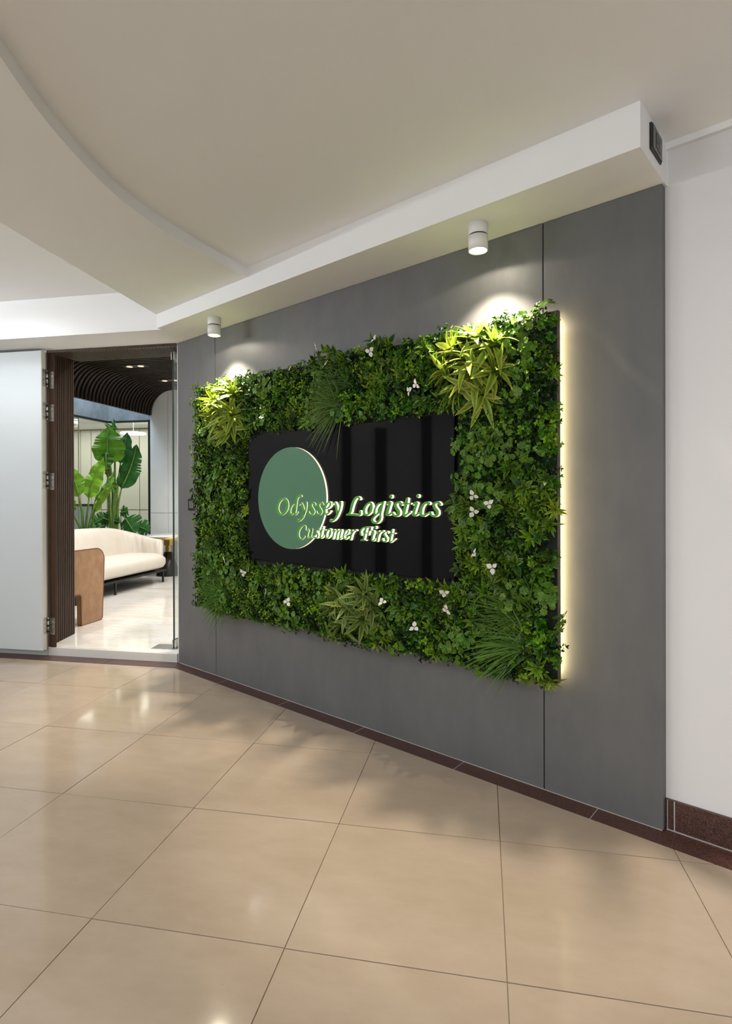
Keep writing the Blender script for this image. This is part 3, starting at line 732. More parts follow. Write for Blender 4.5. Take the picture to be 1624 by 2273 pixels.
# --- grass tufts
def tuft(label, u, z, mean, spread, n, L, seed, off=.065, c0=(.016, .07, .005), c1=(.05, .155, .014), lift=.55):
    t = thing('grass_tuft', label, 'grass', WP(u, off, z), ANG, 'grass tufts on the foliage panel')
    q = random.Random(seed); mb = MB()
    for k in range(n):
        a = math.radians(q.gauss(mean, spread)); l = L * q.uniform(.55, 1.1)
        d = Vector((math.cos(a), -q.uniform(.15, lift), math.sin(a))).normalized()
        p0 = Vector((q.uniform(-.03, .03), q.uniform(-.01, .01), q.uniform(-.03, .03)))
        side = d.cross(Vector((q.uniform(-.4, .4), -1, q.uniform(-.4, .4)))).normalized(); w_ = q.uniform(.0016, .0032)
        kk = q.uniform(.75, 1.3); ca = tuple(x * kk for x in c0); cb = tuple(x * kk for x in c1)
        vs = []; cs = []; N = 6; dr_ = q.uniform(.10, .34)
        for s in range(N + 1):
            f = s / N
            c = p0 + d * l * f + Vector((0, 0.10 * l * f * f, -dr_ * l * f * f))
            ww_ = w_ * (1 - f ** 2.5) + .0003
            vs += [c - side * ww_, c + side * ww_]; m_ = [ca[i] + (cb[i] - ca[i]) * f for i in range(3)]; cs += [m_, m_]
        mb.add(vs, [(2 * s, 2 * s + 1, 2 * s + 3, 2 * s + 2) for s in range(N)], 0, cs, True)
    o = mb.build('blades', M['leaf_soft'], t); o['kind'] = 'stuff'
    st = MB(); st.lathe([(.02, 0), (.024, .012), (.012, .03)], 10, RX(math.pi / 2), 0); st.c = [(.02, .05, .01)] * len(st.v); st.build('crown', M['leaf_soft'], t)
tuft('dark green grass tuft arching left at the lower left corner, upper one of two', -3.14, .715, 178, 38, 170, .29, 21, off=.09, lift=.4)
tuft('dark green grass tuft arching left at the lower left corner, lower one of two', -3.07, .60, 180, 32, 170, .30, 22, off=.09, lift=.4)
tuft('long green grass tuft sweeping left at the lower right corner, upper one of two', -1.0, .735, 152, 30, 140, .27, 23, off=.08)
tuft('pale-streaked grass tuft sweeping left at the lower right corner, lower one of two', -1.02, .615, 168, 28, 150, .27, 24, off=.08, c0=(.03, .095, .008), c1=(.11, .22, .03))
tuft('thin dark grass tuft at the top left of centre, under the white flowers', -2.02, 1.85, 170, 34, 150, .26, 25, off=.08, c0=(.016, .06, .01), c1=(.045, .12, .02))
tuft('thin pale grass tuft hanging over the top edge of the black sign', -2.07, 1.735, 176, 32, 190, .24, 26, off=.10, c0=(.03, .08, .006), c1=(.10, .17, .02))

# --- glossy dark gardenia bushes with white flowers
GC0, GC1 = (.007, .03, .009), (.03, .10, .010)
gl_ = []
for i, (L, W, c0, c1) in enumerate(((.058, .028, GC0, GC1), (.05, .026, GC0, (.11, .24, .015)), (.042, .021, (.016, .06, .010), (.17, .31, .02)))):
    mb = MB(); leaf(mb, Matrix(), L, W, .22, -.22, c0, c1, 6, 'lance'); gl_.append(mb.mesh('leaf', M['leaf']))
pm = MB(); leaf(pm, Matrix(), .030, .024, .2, -.18, (.78, .74, .68), (.84, .81, .78), 6, 'lance'); petal = pm.mesh('petal', M['petal'])
cm = MB(); cm.lathe([(.0025, 0), (.003, .004), (.001, .007)], 8); cm.c = [(.5, .42, .2)] * len(cm.v); fcent = cm.mesh('flower_centre', M['petal'])
def gardenia(label, u, z, ru, rz, n, flowers, seed, off=.07, group='gardenia bushes on the foliage panel'):
    t = thing('gardenia_bush', label, 'plant', WP(u, off, z), ANG, group)
    q = random.Random(seed); stems = MB()
    for k in range(n):
        a = q.uniform(0, 6.28); r = math.sqrt(q.random())
        p = Vector((ru * r * math.cos(a), -q.uniform(.02, .055) * (1.25 - r * .6), rz * r * math.sin(a)))
        stems.tube([(p.x * .5, 0.0, p.z * .5), p], .0022, 5, 0, [(.03, .05, .015)] * 2)
        ax = Vector((p.x * 4, -.35 - q.random() * .3, p.z * 4 + .12)).normalized()
        B = TR(p) @ ax.to_track_quat('Z', 'Y').to_matrix().to_4x4()
        m = q.choice((4, 5, 6))
        for j in range(m):
            o = bpy.data.objects.new('leaf', gl_[q.choice((0, 0, 1, 1, 2) if j > 1 else (1, 2))]); COL.objects.link(o); o.parent = t
            o.matrix_local = B @ RZ(j * 2.4 + q.uniform(-.3, .3)) @ RX(math.pi / 2 - (.35 + 1.0 * j / m)) @ TR((0, .004, 0)) @ Matrix.Scale(q.uniform(.75, 1.15), 4)
    stems.build('stems', M['leaf_soft'], t)['kind'] = 'stuff'
    for (fu, fz, fa) in flowers:
        fo = bpy.data.objects.new('flower', fcent); COL.objects.link(fo); fo.parent = t; fo['label'] = 'white three-petalled flower'
        ax = Vector((q.uniform(-1.0, .8), -1, q.uniform(-.5, .9))).normalized()
        FB = TR((fu - u, -(0.08 + q.uniform(0, .015)), fz - z)) @ ax.to_track_quat('Z', 'Y').to_matrix().to_4x4() @ RZ(math.radians(fa))
        fo.matrix_local = FB
        for j in range(3):
            po = bpy.data.objects.new('petal', petal); COL.objects.link(po); po.parent = fo
            po.matrix_local = RZ(j * 2.094 + q.uniform(-.25, .25)) @ RX(q.uniform(.1, .35)) @ TR((0, .003, .003)) @ Matrix.Scale(q.uniform(.72, .92), 4)
GB = gardenia
GB('dark glossy gardenia bush with two white flowers rising above the top edge', -2.14, 2.01, .12, .10, 19, [(-2.20, 2.06, 20), (-2.114, 1.947, 60)], 31, .075)
GB('dark glossy gardenia bush at the top centre with two white flowers against the grey wall', -1.79, 1.965, .11, .07, 12, [(-1.812, 1.968, 80), (-1.791, 2.022, 10)], 32, .075)
GB('dark gardenia bush with two white flowers above the right half of the black sign', -1.55, 1.76, .12, .08, 9, [(-1.571, 1.742, 60), (-1.53, 1.766, 100)], 33)
GB('dark gardenia bush without flowers left of the upper right dracaena', -1.49, 1.92, .09, .06, 6, [], 34)
GB('dark gardenia bush without flowers right of the upper right corner of the black sign', -1.18, 1.50, .08, .08, 7, [], 35)
GB('dark gardenia bush without flowers at the middle of the right-hand side', -1.05, 1.30, .09, .07, 7, [], 36)
GB('dark gardenia bush with three white flowers overlapping the right edge of the black sign', -1.27, 1.20, .12, .085, 12, [(-1.228, 1.252, 10), (-1.23, 1.182, 30), (-1.15, 1.211, 70)], 37, .085)
GB('dark gardenia bush with two white flowers beside the lower right corner of the sign', -1.11, .93, .10, .07, 9, [(-1.226, 1.0, 20), (-1.148, .946, 75)], 38)
GB('dark gardenia bush with two white flowers below the lower right corner of the black sign', -1.345, .77, .08, .075, 7, [(-1.384, .818, 50), (-1.377, .743, 100)], 39)
GB('dark gardenia bush with two white flowers right of the bottom dracaena', -1.66, .685, .11, .06, 8, [(-1.736, .732, 40), (-1.557, .632, 0)], 40)
GB('dark gardenia bush with two white flowers left of the bottom dracaena', -2.54, .655, .12, .06, 9, [(-2.629, .684, 20), (-2.441, .648, 90)], 41)
GB('dark gardenia bush with one white flower halfway up the left-hand side', -3.05, 1.20, .11, .075, 8, [(-3.049, 1.158, 180)], 42)
GB('dark gardenia bush with one white flower at the left edge of the foliage panel', -3.32, .93, .09, .05, 6, [(-3.358, .935, 60)], 43)
GB('dark gardenia bush with two white flowers below the lower left corner of the black sign', -2.93, .815, .10, .06, 8, [(-3.036, .852, 190), (-2.863, .778, 40)], 44)

# ================================================================== SIGN
sg = thing('sign', 'glossy black sign with a sage green disc and backlit green lettering', 'sign', WALL_LOC, ANG)
MB().box(SIGN[0], SIGN[1], -0.093, -0.066, SIGN[2], SIGN[3]).build('panel', M['sign_black'], sg, 0.0012)
dm = MB()
n = 96; r = .2955; cu, cz_ = -2.477, 1.239
vs = [(cu + r * math.cos(2 * math.pi * k / n), y, cz_ + r * math.sin(2 * math.pi * k / n)) for y in (-0.105, -0.0933) for k in range(n)]
dm.add(vs, [tuple(range(n))[::-1]], 0); dm.add(vs, [(k, (k + 1) % n, n + (k + 1) % n, n + k) for k in range(n)], 1)
dm.build('disc', [M['disc_green'], M['edge_glow']], sg)['label'] = 'sage green disc with a glowing edge'
LETTERS = [('O',1,[[(-25309,12405,-25290,12300),(-25609,12334,-25485,12240),(-25855,12116,-25666,12063),(-25958,11830,-25751,11823),(-25918,11588,-25708,11638),(-25740,11406,-25587,11514),(-25518,11381,-25535,11495),(-25248,11448,-25359,11534),(-24985,11659,-25179,11719),(-24876,11928,-25091,11938),(-24915,12195,-25122,12154),(-25087,12365,-25217,12275)]]),
('d',0,[[(-24273,12129,-24254,12036),(-24458,12103,-24402,12028),(-24654,11995,-24540,11941),(-24816,11790,-24668,11758),(-24872,11595,-24701,11598),(-24811,11432,-24677,11505),(-24595,11420,-24653,11505),(-24428,11530,-24531,11577),(-24310,11699,-24410,11731)],[(-23756,12568,-23784,12439),(-23956,12583,-23909,12456),(-24158,12484,-24012,12413),(-24261,12303,-24099,12276),(-24311,12074,-24146,12059),(-24390,11756,-24211,11739),(-24452,11527,-24271,11520),(-24382,11401,-24294,11487),(-24201,11439,-24285,11501),(-24058,11569,-24144,11614)]]),
('y',0,[[(-23953,11971,-24011,12023),(-23804,12047,-23787,12140),(-23781,11957,-23626,11995),(-23710,11742,-23537,11771),(-23661,11539,-23474,11567)],[(-23430,12135,-23309,12135),(-23437,11983,-23304,11974),(-23500,11772,-23357,11746),(-23649,11527,-23486,11485),(-23781,11314,-23633,11252),(-23964,11181,-23869,11091),(-24067,11178,-24047,11039),(-24138,11179,-24163,11049)]]),
('s',0,[[(-22612,12058,-22735,12004),(-22686,12138,-22772,12046),(-22879,12159,-22846,12070),(-23064,12067,-22907,12021),(-23081,11899,-22891,11941),(-22959,11732,-22770,11800),(-22874,11623,-22677,11634),(-22891,11540,-22794,11467),(-23014,11510,-23031,11428),(-23107,11560,-23207,11497),(-23140,11624,-23264,11588)]]),
('s',0,[[(-21999,12071,-22099,12015),(-22098,12166,-22173,12071),(-22289,12167,-22243,12084),(-22463,12072,-22310,12025),(-22487,11906,-22300,11945),(-22371,11741,-22186,11807),(-22288,11630,-22096,11645),(-22298,11548,-22196,11481),(-22391,11521,-22409,11440),(-22493,11570,-22592,11509),(-22524,11647,-22648,11616)]]),
('e',0,[[(-21797,11781,-21831,11839),(-21626,11823,-21703,11892),(-21450,11955,-21582,12004),(-21410,12109,-21558,12091),(-21544,12211,-21570,12124),(-21730,12159,-21640,12098),(-21903,11984,-21767,11939),(-22003,11787,-21840,11769),(-22008,11593,-21837,11629),(-21837,11455,-21794,11559),(-21627,11529,-21705,11597),(-21460,11670,-21532,11717)]]),
('y',0,[[(-21294,12029,-21359,12082),(-21178,12119,-21140,12204),(-21149,11981,-20984,12015),(-21090,11750,-20921,11770),(-21071,11575,-20901,11589)],[(-20821,12163,-20652,12164),(-20803,12006,-20671,11996),(-20863,11806,-20736,11780),(-20980,11604,-20847,11563),(-21126,11401,-20992,11343),(-21272,11259,-21179,11179),(-21415,11238,-21371,11101),(-21498,11251,-21499,11083)]]),
('L',0,[[(-19296,12373,-19433,12313),(-19399,12474,-19464,12384),(-19614,12477,-19539,12381),(-19807,12332,-19659,12266),(-19959,12088,-19784,12045),(-20036,11847,-19867,11818),(-20084,11684,-19939,11630),(-20200,11588,-20101,11517)],[(-20288,11466,-20293,11561),(-20052,11474,-20051,11577),(-19781,11472,-19770,11575),(-19502,11456,-19504,11558),(-19302,11503,-19395,11575),(-19240,11638,-19399,11641),(-19261,11718,-19416,11690)]]),
('o',1,[[(-18673,12205,-18656,12114),(-18900,12108,-18804,12039),(-19084,11911,-18942,11863),(-19151,11730,-18972,11729),(-19100,11536,-18948,11610),(-18884,11476,-18900,11576),(-18671,11570,-18774,11644),(-18510,11743,-18674,11787),(-18461,11950,-18647,11948),(-18514,12127,-18667,12080)]]),
('g',0,[[(-17823,12181,-17823,12091),(-18041,12178,-18002,12093),(-18235,12068,-18136,12005),(-18380,11886,-18249,11848),(-18437,11697,-18285,11699),(-18359,11515,-18272,11601),(-18152,11565,-18222,11626),(-17995,11725,-18087,11764),(-17878,11924,-17985,11958)],[(-17790,12219,-17712,12193),(-17884,12095,-17763,12066),(-17968,11870,-17824,11846),(-18038,11612,-17901,11601),(-18038,11432,-17902,11419),(-18100,11286,-17986,11227),(-18245,11191,-18206,11089),(-18381,11215,-18474,11109),(-18438,11292,-18601,11281),(-18393,11371,-18496,11430),(-18225,11515,-18296,11576),(-18013,11646,-18070,11704)]]),
('i',0,[[(-17541,12055,-17594,12096),(-17383,12156,-17443,12236),(-17440,12176,-17259,12177),(-17501,12014,-17327,11979),(-17593,11750,-17416,11722),(-17632,11535,-17456,11576),(-17415,11516,-17467,11600),(-17243,11628,-17307,11692)],[(-17400,12485,-17205,12484),(-17400,12449,-17205,12449)]]),
('s',0,[[(-16585,12121,-16712,12042),(-16703,12228,-16766,12111),(-16938,12215,-16879,12122),(-17097,12067,-16921,12053),(-17033,11867,-16861,11937),(-16901,11721,-16720,11772),(-16882,11618,-16740,11561),(-16966,11570,-16956,11465),(-17095,11605,-17178,11521),(-17139,11686,-17259,11637)]]),
('t',0,[[(-16370,12369,-16216,12344),(-16446,12139,-16264,12107),(-16532,11846,-16350,11815),(-16589,11615,-16416,11614),(-16454,11480,-16454,11595),(-16264,11581,-16327,11656),(-16062,11706,-16119,11770)],[(-16550,12081,-16550,12162),(-16077,12085,-16077,12165)]]),
('i',0,[[(-15947,12046,-15991,12090),(-15764,12145,-15817,12224),(-15815,12174,-15648,12175),(-15872,12010,-15711,11974),(-15969,11757,-15806,11726),(-16004,11554,-15844,11600),(-15797,11528,-15836,11612),(-15579,11646,-15629,11712)],[(-15757,12506,-15577,12506),(-15757,12472,-15577,12472)]]),
('c',0,[[(-14965,12191,-15038,12072),(-15086,12230,-15100,12108),(-15293,12194,-15214,12104),(-15490,12006,-15343,11948),(-15576,11773,-15398,11761),(-15534,11558,-15395,11633),(-15315,11505,-15335,11616),(-15137,11601,-15190,11678),(-14980,11684,-15026,11751)]]),
('s',0,[[(-14342,12139,-14450,12058),(-14457,12237,-14512,12125),(-14666,12225,-14615,12136),(-14820,12086,-14663,12068),(-14762,11894,-14610,11963),(-14633,11755,-14472,11807),(-14618,11658,-14488,11606),(-14696,11604,-14679,11506),(-14832,11629,-14903,11547),(-14869,11728,-15001,11671)]]),
('C',0,[[(-23422,10606,-23489,10602),(-23409,10800,-23523,10768),(-23565,10857,-23574,10783),(-23792,10827,-23715,10753),(-24006,10657,-23875,10611),(-24140,10431,-23977,10416),(-24141,10219,-23978,10247),(-24028,10054,-23906,10135),(-23804,10013,-23804,10097),(-23630,10082,-23700,10136),(-23490,10205,-23562,10244)]]),
('u',0,[[(-23333,10543,-23373,10579),(-23220,10592,-23236,10664),(-23258,10585,-23152,10579),(-23321,10447,-23204,10432),(-23380,10267,-23260,10263),(-23348,10128,-23271,10184),(-23180,10167,-23235,10217),(-23053,10261,-23134,10289),(-22953,10440,-23053,10459),(-22862,10646,-22963,10664)],[(-22964,10661,-22861,10648),(-23039,10456,-22922,10445),(-23086,10261,-22967,10264),(-22999,10154,-22987,10218),(-22830,10236,-22864,10273)]]),
('s',0,[[(-22307,10666,-22324,10594),(-22455,10676,-22439,10605),(-22628,10611,-22531,10569),(-22642,10482,-22518,10513),(-22560,10374,-22425,10413),(-22534,10294,-22408,10279),(-22587,10225,-22531,10156),(-22665,10230,-22718,10154),(-22741,10284,-22820,10232)]]),
('t',0,[[(-22142,10816,-22032,10797),(-22226,10629,-22102,10612),(-22282,10441,-22156,10429),(-22327,10248,-22199,10251),(-22231,10154,-22231,10226),(-22077,10237,-22124,10277),(-21945,10328,-21996,10365)],[(-22337,10599,-22338,10644),(-21904,10623,-21905,10668)]]),
('o',1,[[(-21636,10730,-21581,10673),(-21791,10619,-21698,10580),(-21890,10459,-21772,10443),(-21914,10297,-21783,10312),(-21837,10180,-21758,10240),(-21686,10189,-21739,10239),(-21512,10323,-21606,10360),(-21419,10484,-21546,10494),(-21427,10644,-21554,10622),(-21505,10735,-21576,10673)]]),
('m',0,[[(-21356,10573,-21389,10607),(-21173,10657,-21204,10716),(-21255,10651,-21139,10638),(-21314,10458,-21198,10443),(-21399,10202,-21283,10188)],[(-21201,10506,-21260,10541),(-21032,10652,-21079,10695),(-20952,10665,-20927,10726),(-20992,10659,-20887,10649),(-21056,10466,-20941,10456),(-21116,10200,-21000,10192)],[(-20944,10493,-21003,10527),(-20768,10650,-20816,10692),(-20690,10663,-20665,10724),(-20737,10659,-20634,10644),(-20817,10454,-20704,10440),(-20868,10255,-20752,10256),(-20778,10162,-20777,10232),(-20672,10244,-20719,10277),(-20578,10315,-20617,10344)]]),
('e',0,[[(-20390,10417,-20417,10460),(-20226,10468,-20291,10515),(-20115,10605,-20225,10619),(-20165,10734,-20222,10676),(-20350,10715,-20293,10662),(-20503,10570,-20399,10539),(-20565,10390,-20452,10384),(-20553,10250,-20448,10288),(-20404,10180,-20404,10250),(-20252,10259,-20299,10300),(-20143,10353,-20183,10381)]]),
('r',0,[[(-20049,10578,-20084,10608),(-19867,10677,-19918,10732),(-19959,10688,-19841,10674),(-20020,10488,-19893,10473),(-20096,10216,-19977,10202)],[(-19893,10470,-19957,10494),(-19766,10632,-19831,10668),(-19655,10690,-19690,10759),(-19630,10670,-19591,10748)]]),
('F',0,[[(-19215,10511,-19348,10484),(-19263,10623,-19376,10627),(-19197,10748,-19288,10795),(-19072,10835,-19106,10905),(-18841,10859,-18846,10926),(-18581,10883,-18583,10933)],[(-18609,10911,-18555,10905),(-18647,10761,-18593,10756)],[(-18993,10878,-18864,10858),(-19080,10617,-18949,10600),(-19152,10327,-19032,10312),(-19184,10235,-19076,10215)],[(-19303,10180,-19301,10239),(-18941,10195,-18939,10245)],[(-18994,10570,-18997,10620),(-18750,10587,-18752,10637)],[(-18749,10688,-18696,10680),(-18806,10501,-18752,10494)]]),
('i',0,[[(-18537,10626,-18573,10656),(-18418,10693,-18450,10753),(-18475,10693,-18357,10684),(-18530,10541,-18414,10522),(-18582,10364,-18474,10355),(-18589,10214,-18487,10250),(-18435,10194,-18475,10251),(-18267,10325,-18310,10360)],[(-18395,10912,-18233,10917),(-18395,10886,-18233,10892)]]),
('r',0,[[(-18235,10609,-18267,10641),(-18077,10688,-18114,10755),(-18141,10693,-18014,10683),(-18205,10497,-18079,10482),(-18265,10226,-18149,10215)],[(-18084,10503,-18145,10534),(-17929,10671,-17990,10714),(-17831,10710,-17855,10781),(-17802,10702,-17775,10765)]]),
('s',0,[[(-17452,10659,-17521,10638),(-17486,10735,-17540,10684),(-17611,10751,-17591,10689),(-17765,10680,-17688,10640),(-17800,10546,-17689,10578),(-17692,10414,-17585,10470),(-17625,10341,-17510,10356),(-17644,10276,-17581,10224),(-17740,10248,-17752,10183),(-17814,10289,-17893,10243),(-17824,10357,-17918,10340)]]),
('t',0,[[(-17281,10831,-17181,10816),(-17345,10658,-17224,10642),(-17399,10448,-17277,10436),(-17431,10259,-17316,10264),(-17334,10172,-17344,10244),(-17195,10261,-17236,10305),(-17024,10368,-17059,10406)],[(-17407,10614,-17407,10662),(-17058,10624,-17058,10680)]])]
def cr(P, closed, sub=4):
    out = []; n = len(P)
    for i in range(n if closed else n - 1):
        g = (lambda k: P[k % n]) if closed else (lambda k: P[max(0, min(n - 1, k))])
        a, b, c, d = g(i - 1), g(i), g(i + 1), g(i + 2)
        for s in range(sub):
            t = s / sub
            out.append(tuple(0.5 * (2 * b[k] + (c[k] - a[k]) * t + (2 * a[k] - 5 * b[k] + 4 * c[k] - d[k]) * t * t + (3 * b[k] - a[k] - 3 * c[k] + d[k]) * t ** 3) for k in range(4)))
    if not closed: out.append(P[-1])
    return out
for li, (ch, closed, strokes) in enumerate(LETTERS):
    mb = MB(); back = -0.1052 if li in (0, 1, 2, 3, 4, 16, 17) else -0.0932; front = -0.109
    for st_ in strokes:
        Q = [tuple(v / 1e4 for v in p) for p in st_]; Q = cr(Q, closed)
        Lp = [Vector((p[0], p[1])) for p in Q]; Rp = [Vector((p[2], p[3])) for p in Q]; m = len(Q)
        if closed:
            for E in (Lp, Rp):
                vs = [(p.x, front, p.y) for p in E] + [(p.x, back, p.y) for p in E]
                mb.add(vs, [(k, (k + 1) % m, m + (k + 1) % m, m + k) for k in range(m)], 1)
            vs = [(p.x, front, p.y) for p in Lp] + [(p.x, front, p.y) for p in Rp]
            mb.add(vs, [(k, (k + 1) % m, m + (k + 1) % m, m + k) for k in range(m)], 0)
        else:
            def cap(a, b, t):
                c = (a + b) / 2; hw = (a - b) / 2; t = t.normalized() * hw.length * .8
                return [c + hw * math.cos(q) + t * math.sin(q) for q in [math.pi * k / 6 for k in range(1, 6)]]
            e = cap(Lp[-1], Rp[-1], (Lp[-1] + Rp[-1] - Lp[-2] - Rp[-2])); s0 = cap(Rp[0], Lp[0], (Lp[0] + Rp[0] - Lp[1] - Rp[1]))
            ring = Lp + e + Rp[::-1] + s0; N = len(ring)
            vs = [(p.x, front, p.y) for p in ring] + [(p.x, back, p.y) for p in ring]
            mb.add(vs, [(k, (k + 1) % N, N + (k + 1) % N, N + k) for k in range(N)], 1)
            vs = [(p.x, front, p.y) for p in Lp] + [(p.x, front, p.y) for p in Rp]
            mb.add(vs, [(k, k + 1, m + k + 1, m + k) for k in range(m - 1)], 0)
            for a, arc, b in ((Lp[-1], e, Rp[-1]), (Rp[0], s0, Lp[0])):
                pl_ = [a] + arc + [b]; mb.add([(p.x, front, p.y) for p in pl_], [tuple(range(len(pl_)))], 0)
    mb.build('letter', [M['letter_green'], M['edge_glow']], sg)

# ================================================================== LAMPS, PLATES
def spot_lamp(label, u):
    t = thing('ceiling_spotlight', label, 'lamp', WP(u, .166, ZS), ANG, 'cylinder spotlights over the foliage panel')
    MB().lathe([(.041, -.047), (.0415, -.046), (.0415, 0)], 40).build('base', M['lamp_white'], t)
    MB().lathe([(.037, -.054), (.037, -.046)], 40).build('gap_ring', M['black_plastic'], t)
    b = MB(); b.lathe([(.034, -.104), (.0375, -.1145), (.0415, -.1145), (.0415, -.054), (.037, -.0535)], 40, caps=False); b.build('body', M['lamp_white'], t)
    MB().lathe([(.034, -.1045), (.034, -.1025)], 32).build('lens', M['lens'], t)
    for size, blend, e in ((168, .15, 2.9), (104, .5, 58), (64, .5, 125)):
        l = bpy.data.lights.new('spot', 'SPOT'); l.energy = e; l.color = (1.0, .88, .70); l.spot_size = math.radians(size); l.spot_blend = blend; l.shadow_soft_size = .016
        o = bpy.data.objects.new('spot_beam', l); COL.objects.link(o); o.parent = t; o.location = (0, 0, -.118)
spot_lamp('white cylinder spotlight on the soffit above the right end of the foliage panel', -1.205)
spot_lamp('white cylinder spotlight near the doorway above the left end of the foliage', -3.14)
# warm downlight of the passage to the right, and the one left of the dropped boom
def downlight(label, loc, e, size, col=(1.0, .86, .66), soft=.05, blend=.6):
    t = thing('recessed_downlight', label, 'lamp', loc)
    MB().lathe([(.055, -.004), (.06, 0), (.06, .004)], 28).build('trim_ring', M['lamp_white'], t)
    MB().lathe([(.045, -.0045), (.045, -.002)], 24).build('lens', M['lens'], t)
    l = bpy.data.lights.new('down', 'SPOT' if size else 'POINT'); l.energy = e; l.color = col; l.shadow_soft_size = soft
    if size: l.spot_size = math.radians(size); l.spot_blend = blend
    o = bpy.data.objects.new('down_beam', l); COL.objects.link(o); o.parent = t; o.location = (0, 0, -.02 if size else -.06)
downlight('round downlight in the ceiling of the passage right of the white wall', (1.75, 1.1, ZC), 40, 130)
downlight('round downlight in the raised ceiling left of the dropped boom', (-3.25, 3.03, ZL), 30, 172, (.93, .97, 1.0), .10, .7)

# black switch plate on the grey wall and socket plate on the soffit end
sw = thing('switch_plate', 'black switch plate on the grey wall left of the foliage panel', 'switch', WP(-3.672, 0, 1.191), ANG)
MB().box(-.043, .043, -.008, 0.0, -.043, .043).build('plate', M['black_plastic'], sw, .002)
MB().box(-.026, .026, -.0105, -.008, -.026, .026).build('rocker', M['grey_plastic'], sw, .001)
so = thing('socket_plate', 'black framed socket plate on the end of the white soffit', 'socket', (0, 0, 0), 0)
so.matrix_world = Matrix.Translation(DR * 0.5265 * 0 + Vector((0.517, 1.998, 0)) + NN * 0.175 + Vector((0, 0, 2.492))) @ Matrix(((NN.x, -DR.x, 0, 0), (NN.y, -DR.y, 0, 0), (0, 0, 1, 0), (0, 0, 0, 1)))
MB().box(-.074, .056, -.012, -.001, -.046, .046).build('frame', M['black_plastic'], so, .003)
MB().box(-.066, .052, -.0145, -.012, -.040, .042).build('face', M['grey_plastic'], so, .001)
MB().box(-.034, .024, -.016, -.0145, -.026, .026).build('insert', M['black_plastic'], so, .001)
sl = MB()
for dx, dz in ((-.014, 0), (.006, .008), (.006, -.010)): sl.box(dx - .003, dx + .003, -.0168, -.016, dz - .006, dz + .006)
o = sl.build('slots', M['grey_plastic'], so); o['kind'] = 'stuff'

# ================================================================== LOBBY FURNITURE
# glass door with patch fittings and floor plate
gd = structure(MB().box(-2.375, -2.363, 4.015, 4.93, 0.078, 2.372).build('door_3', M['pane'])); gd['label'] = 'frameless glass door standing open at the right of the doorway'
MB().box(-2.3755, -2.3625, 4.012, 4.0152, 0.078, 2.372).build('ground_edge', M['glass_edge'], gd)
for z0, z1 in ((0.070, 0.132), (2.318, 2.378)):
    MB().box(-2.384, -2.3752, 4.008, 4.16, z0, z1).build('patch_fitting', M['steel'], gd, .001)
    MB().box(-2.3628, -2.354, 4.008, 4.16, z0, z1).build('patch_fitting', M['steel'], gd, .001)
fp = tag(MB().prism([(-2.541, 3.972), (-2.33, 3.980), (-2.36, 4.104), (-2.554, 4.104)], 0.0652, 0.069).build('floor_spring_plate', M['floor_plate'], None, .0008), 'steel floor spring cover plate in the doorway threshold', 'plate')

# --- cream sofa
sf = thing('sofa', 'cream leather sofa with curved gathered back and thin dark legs', 'sofa', (-4.7, 6.25, .065))
OX, OY, OZ = 4.7, -6.25, -.065
def ring_mesh(mb, rings, closed_ends=True, smooth=True):
    n = len(rings[0]); vs = [p for r_ in rings for p in r_]
    fs = [(i * n + k, i * n + (k + 1) % n, (i + 1) * n + (k + 1) % n, (i + 1) * n + k) for i in range(len(rings) - 1) for k in range(n)]
    if closed_ends: fs += [tuple(range(n))[::-1], tuple((len(rings) - 1) * n + k for k in range(n))]
    return mb.add(vs, fs, 0, None, smooth)
mb = MB(); rings = []
ny = 30
for i in range(ny + 1):
    f = i / ny; y = 5.29 + 1.89 * f
    e = min(f, 1 - f) * 1.93; s = 1.0 if e > .10 else math.sqrt(max(0, 1 - (1 - e / .10) ** 2)) * .28 + .72
    ring = []
    for k in range(28):
        a = 2 * math.pi * k / 28; c_, s_ = math.cos(a), math.sin(a)
        x = -4.68 + .345 * math.copysign(abs(c_) ** .45, c_) * (1 - (1 - s) * .25); z = .345 + .112 * math.copysign(abs(s_) ** .6, s_) * s
        z += .012 * math.cos((x + 4.68) * 3)
        ring.append((x + OX, y + OY, z + OZ))
    rings.append(ring)
ring_mesh(mb, rings).build('seat', M['cream_leather'], sf)
path = [(-4.44, 5.29, .675), (-4.55, 5.275, .695), (-4.75, 5.27, .71), (-4.88, 5.31, .74), (-4.96, 5.42, .785), (-5.0, 5.6, .82), (-5.02, 5.9, .835), (-5.025, 6.25, .84), (-5.02, 6.6, .835), (-5.0, 6.9, .82), (-4.96, 7.08, .785), (-4.88, 7.19, .74), (-4.75, 7.23, .695), (-4.58, 7.215, .66), (-4.44, 7.19, .645)]
fine = []
for k in range(len(path) - 1):
    a, b, c, d = (Vector(path[max(0, min(len(path) - 1, q))]) for q in (k - 1, k, k + 1, k + 2))
    for s in range(6):
        t = s / 6; fine.append(0.5 * (2 * b + (c - a) * t + (2 * a - 5 * b + 4 * c - d) * t * t + (3 * b - a - 3 * c + d) * t ** 3))
fine.append(Vector(path[-1]))
rings = []
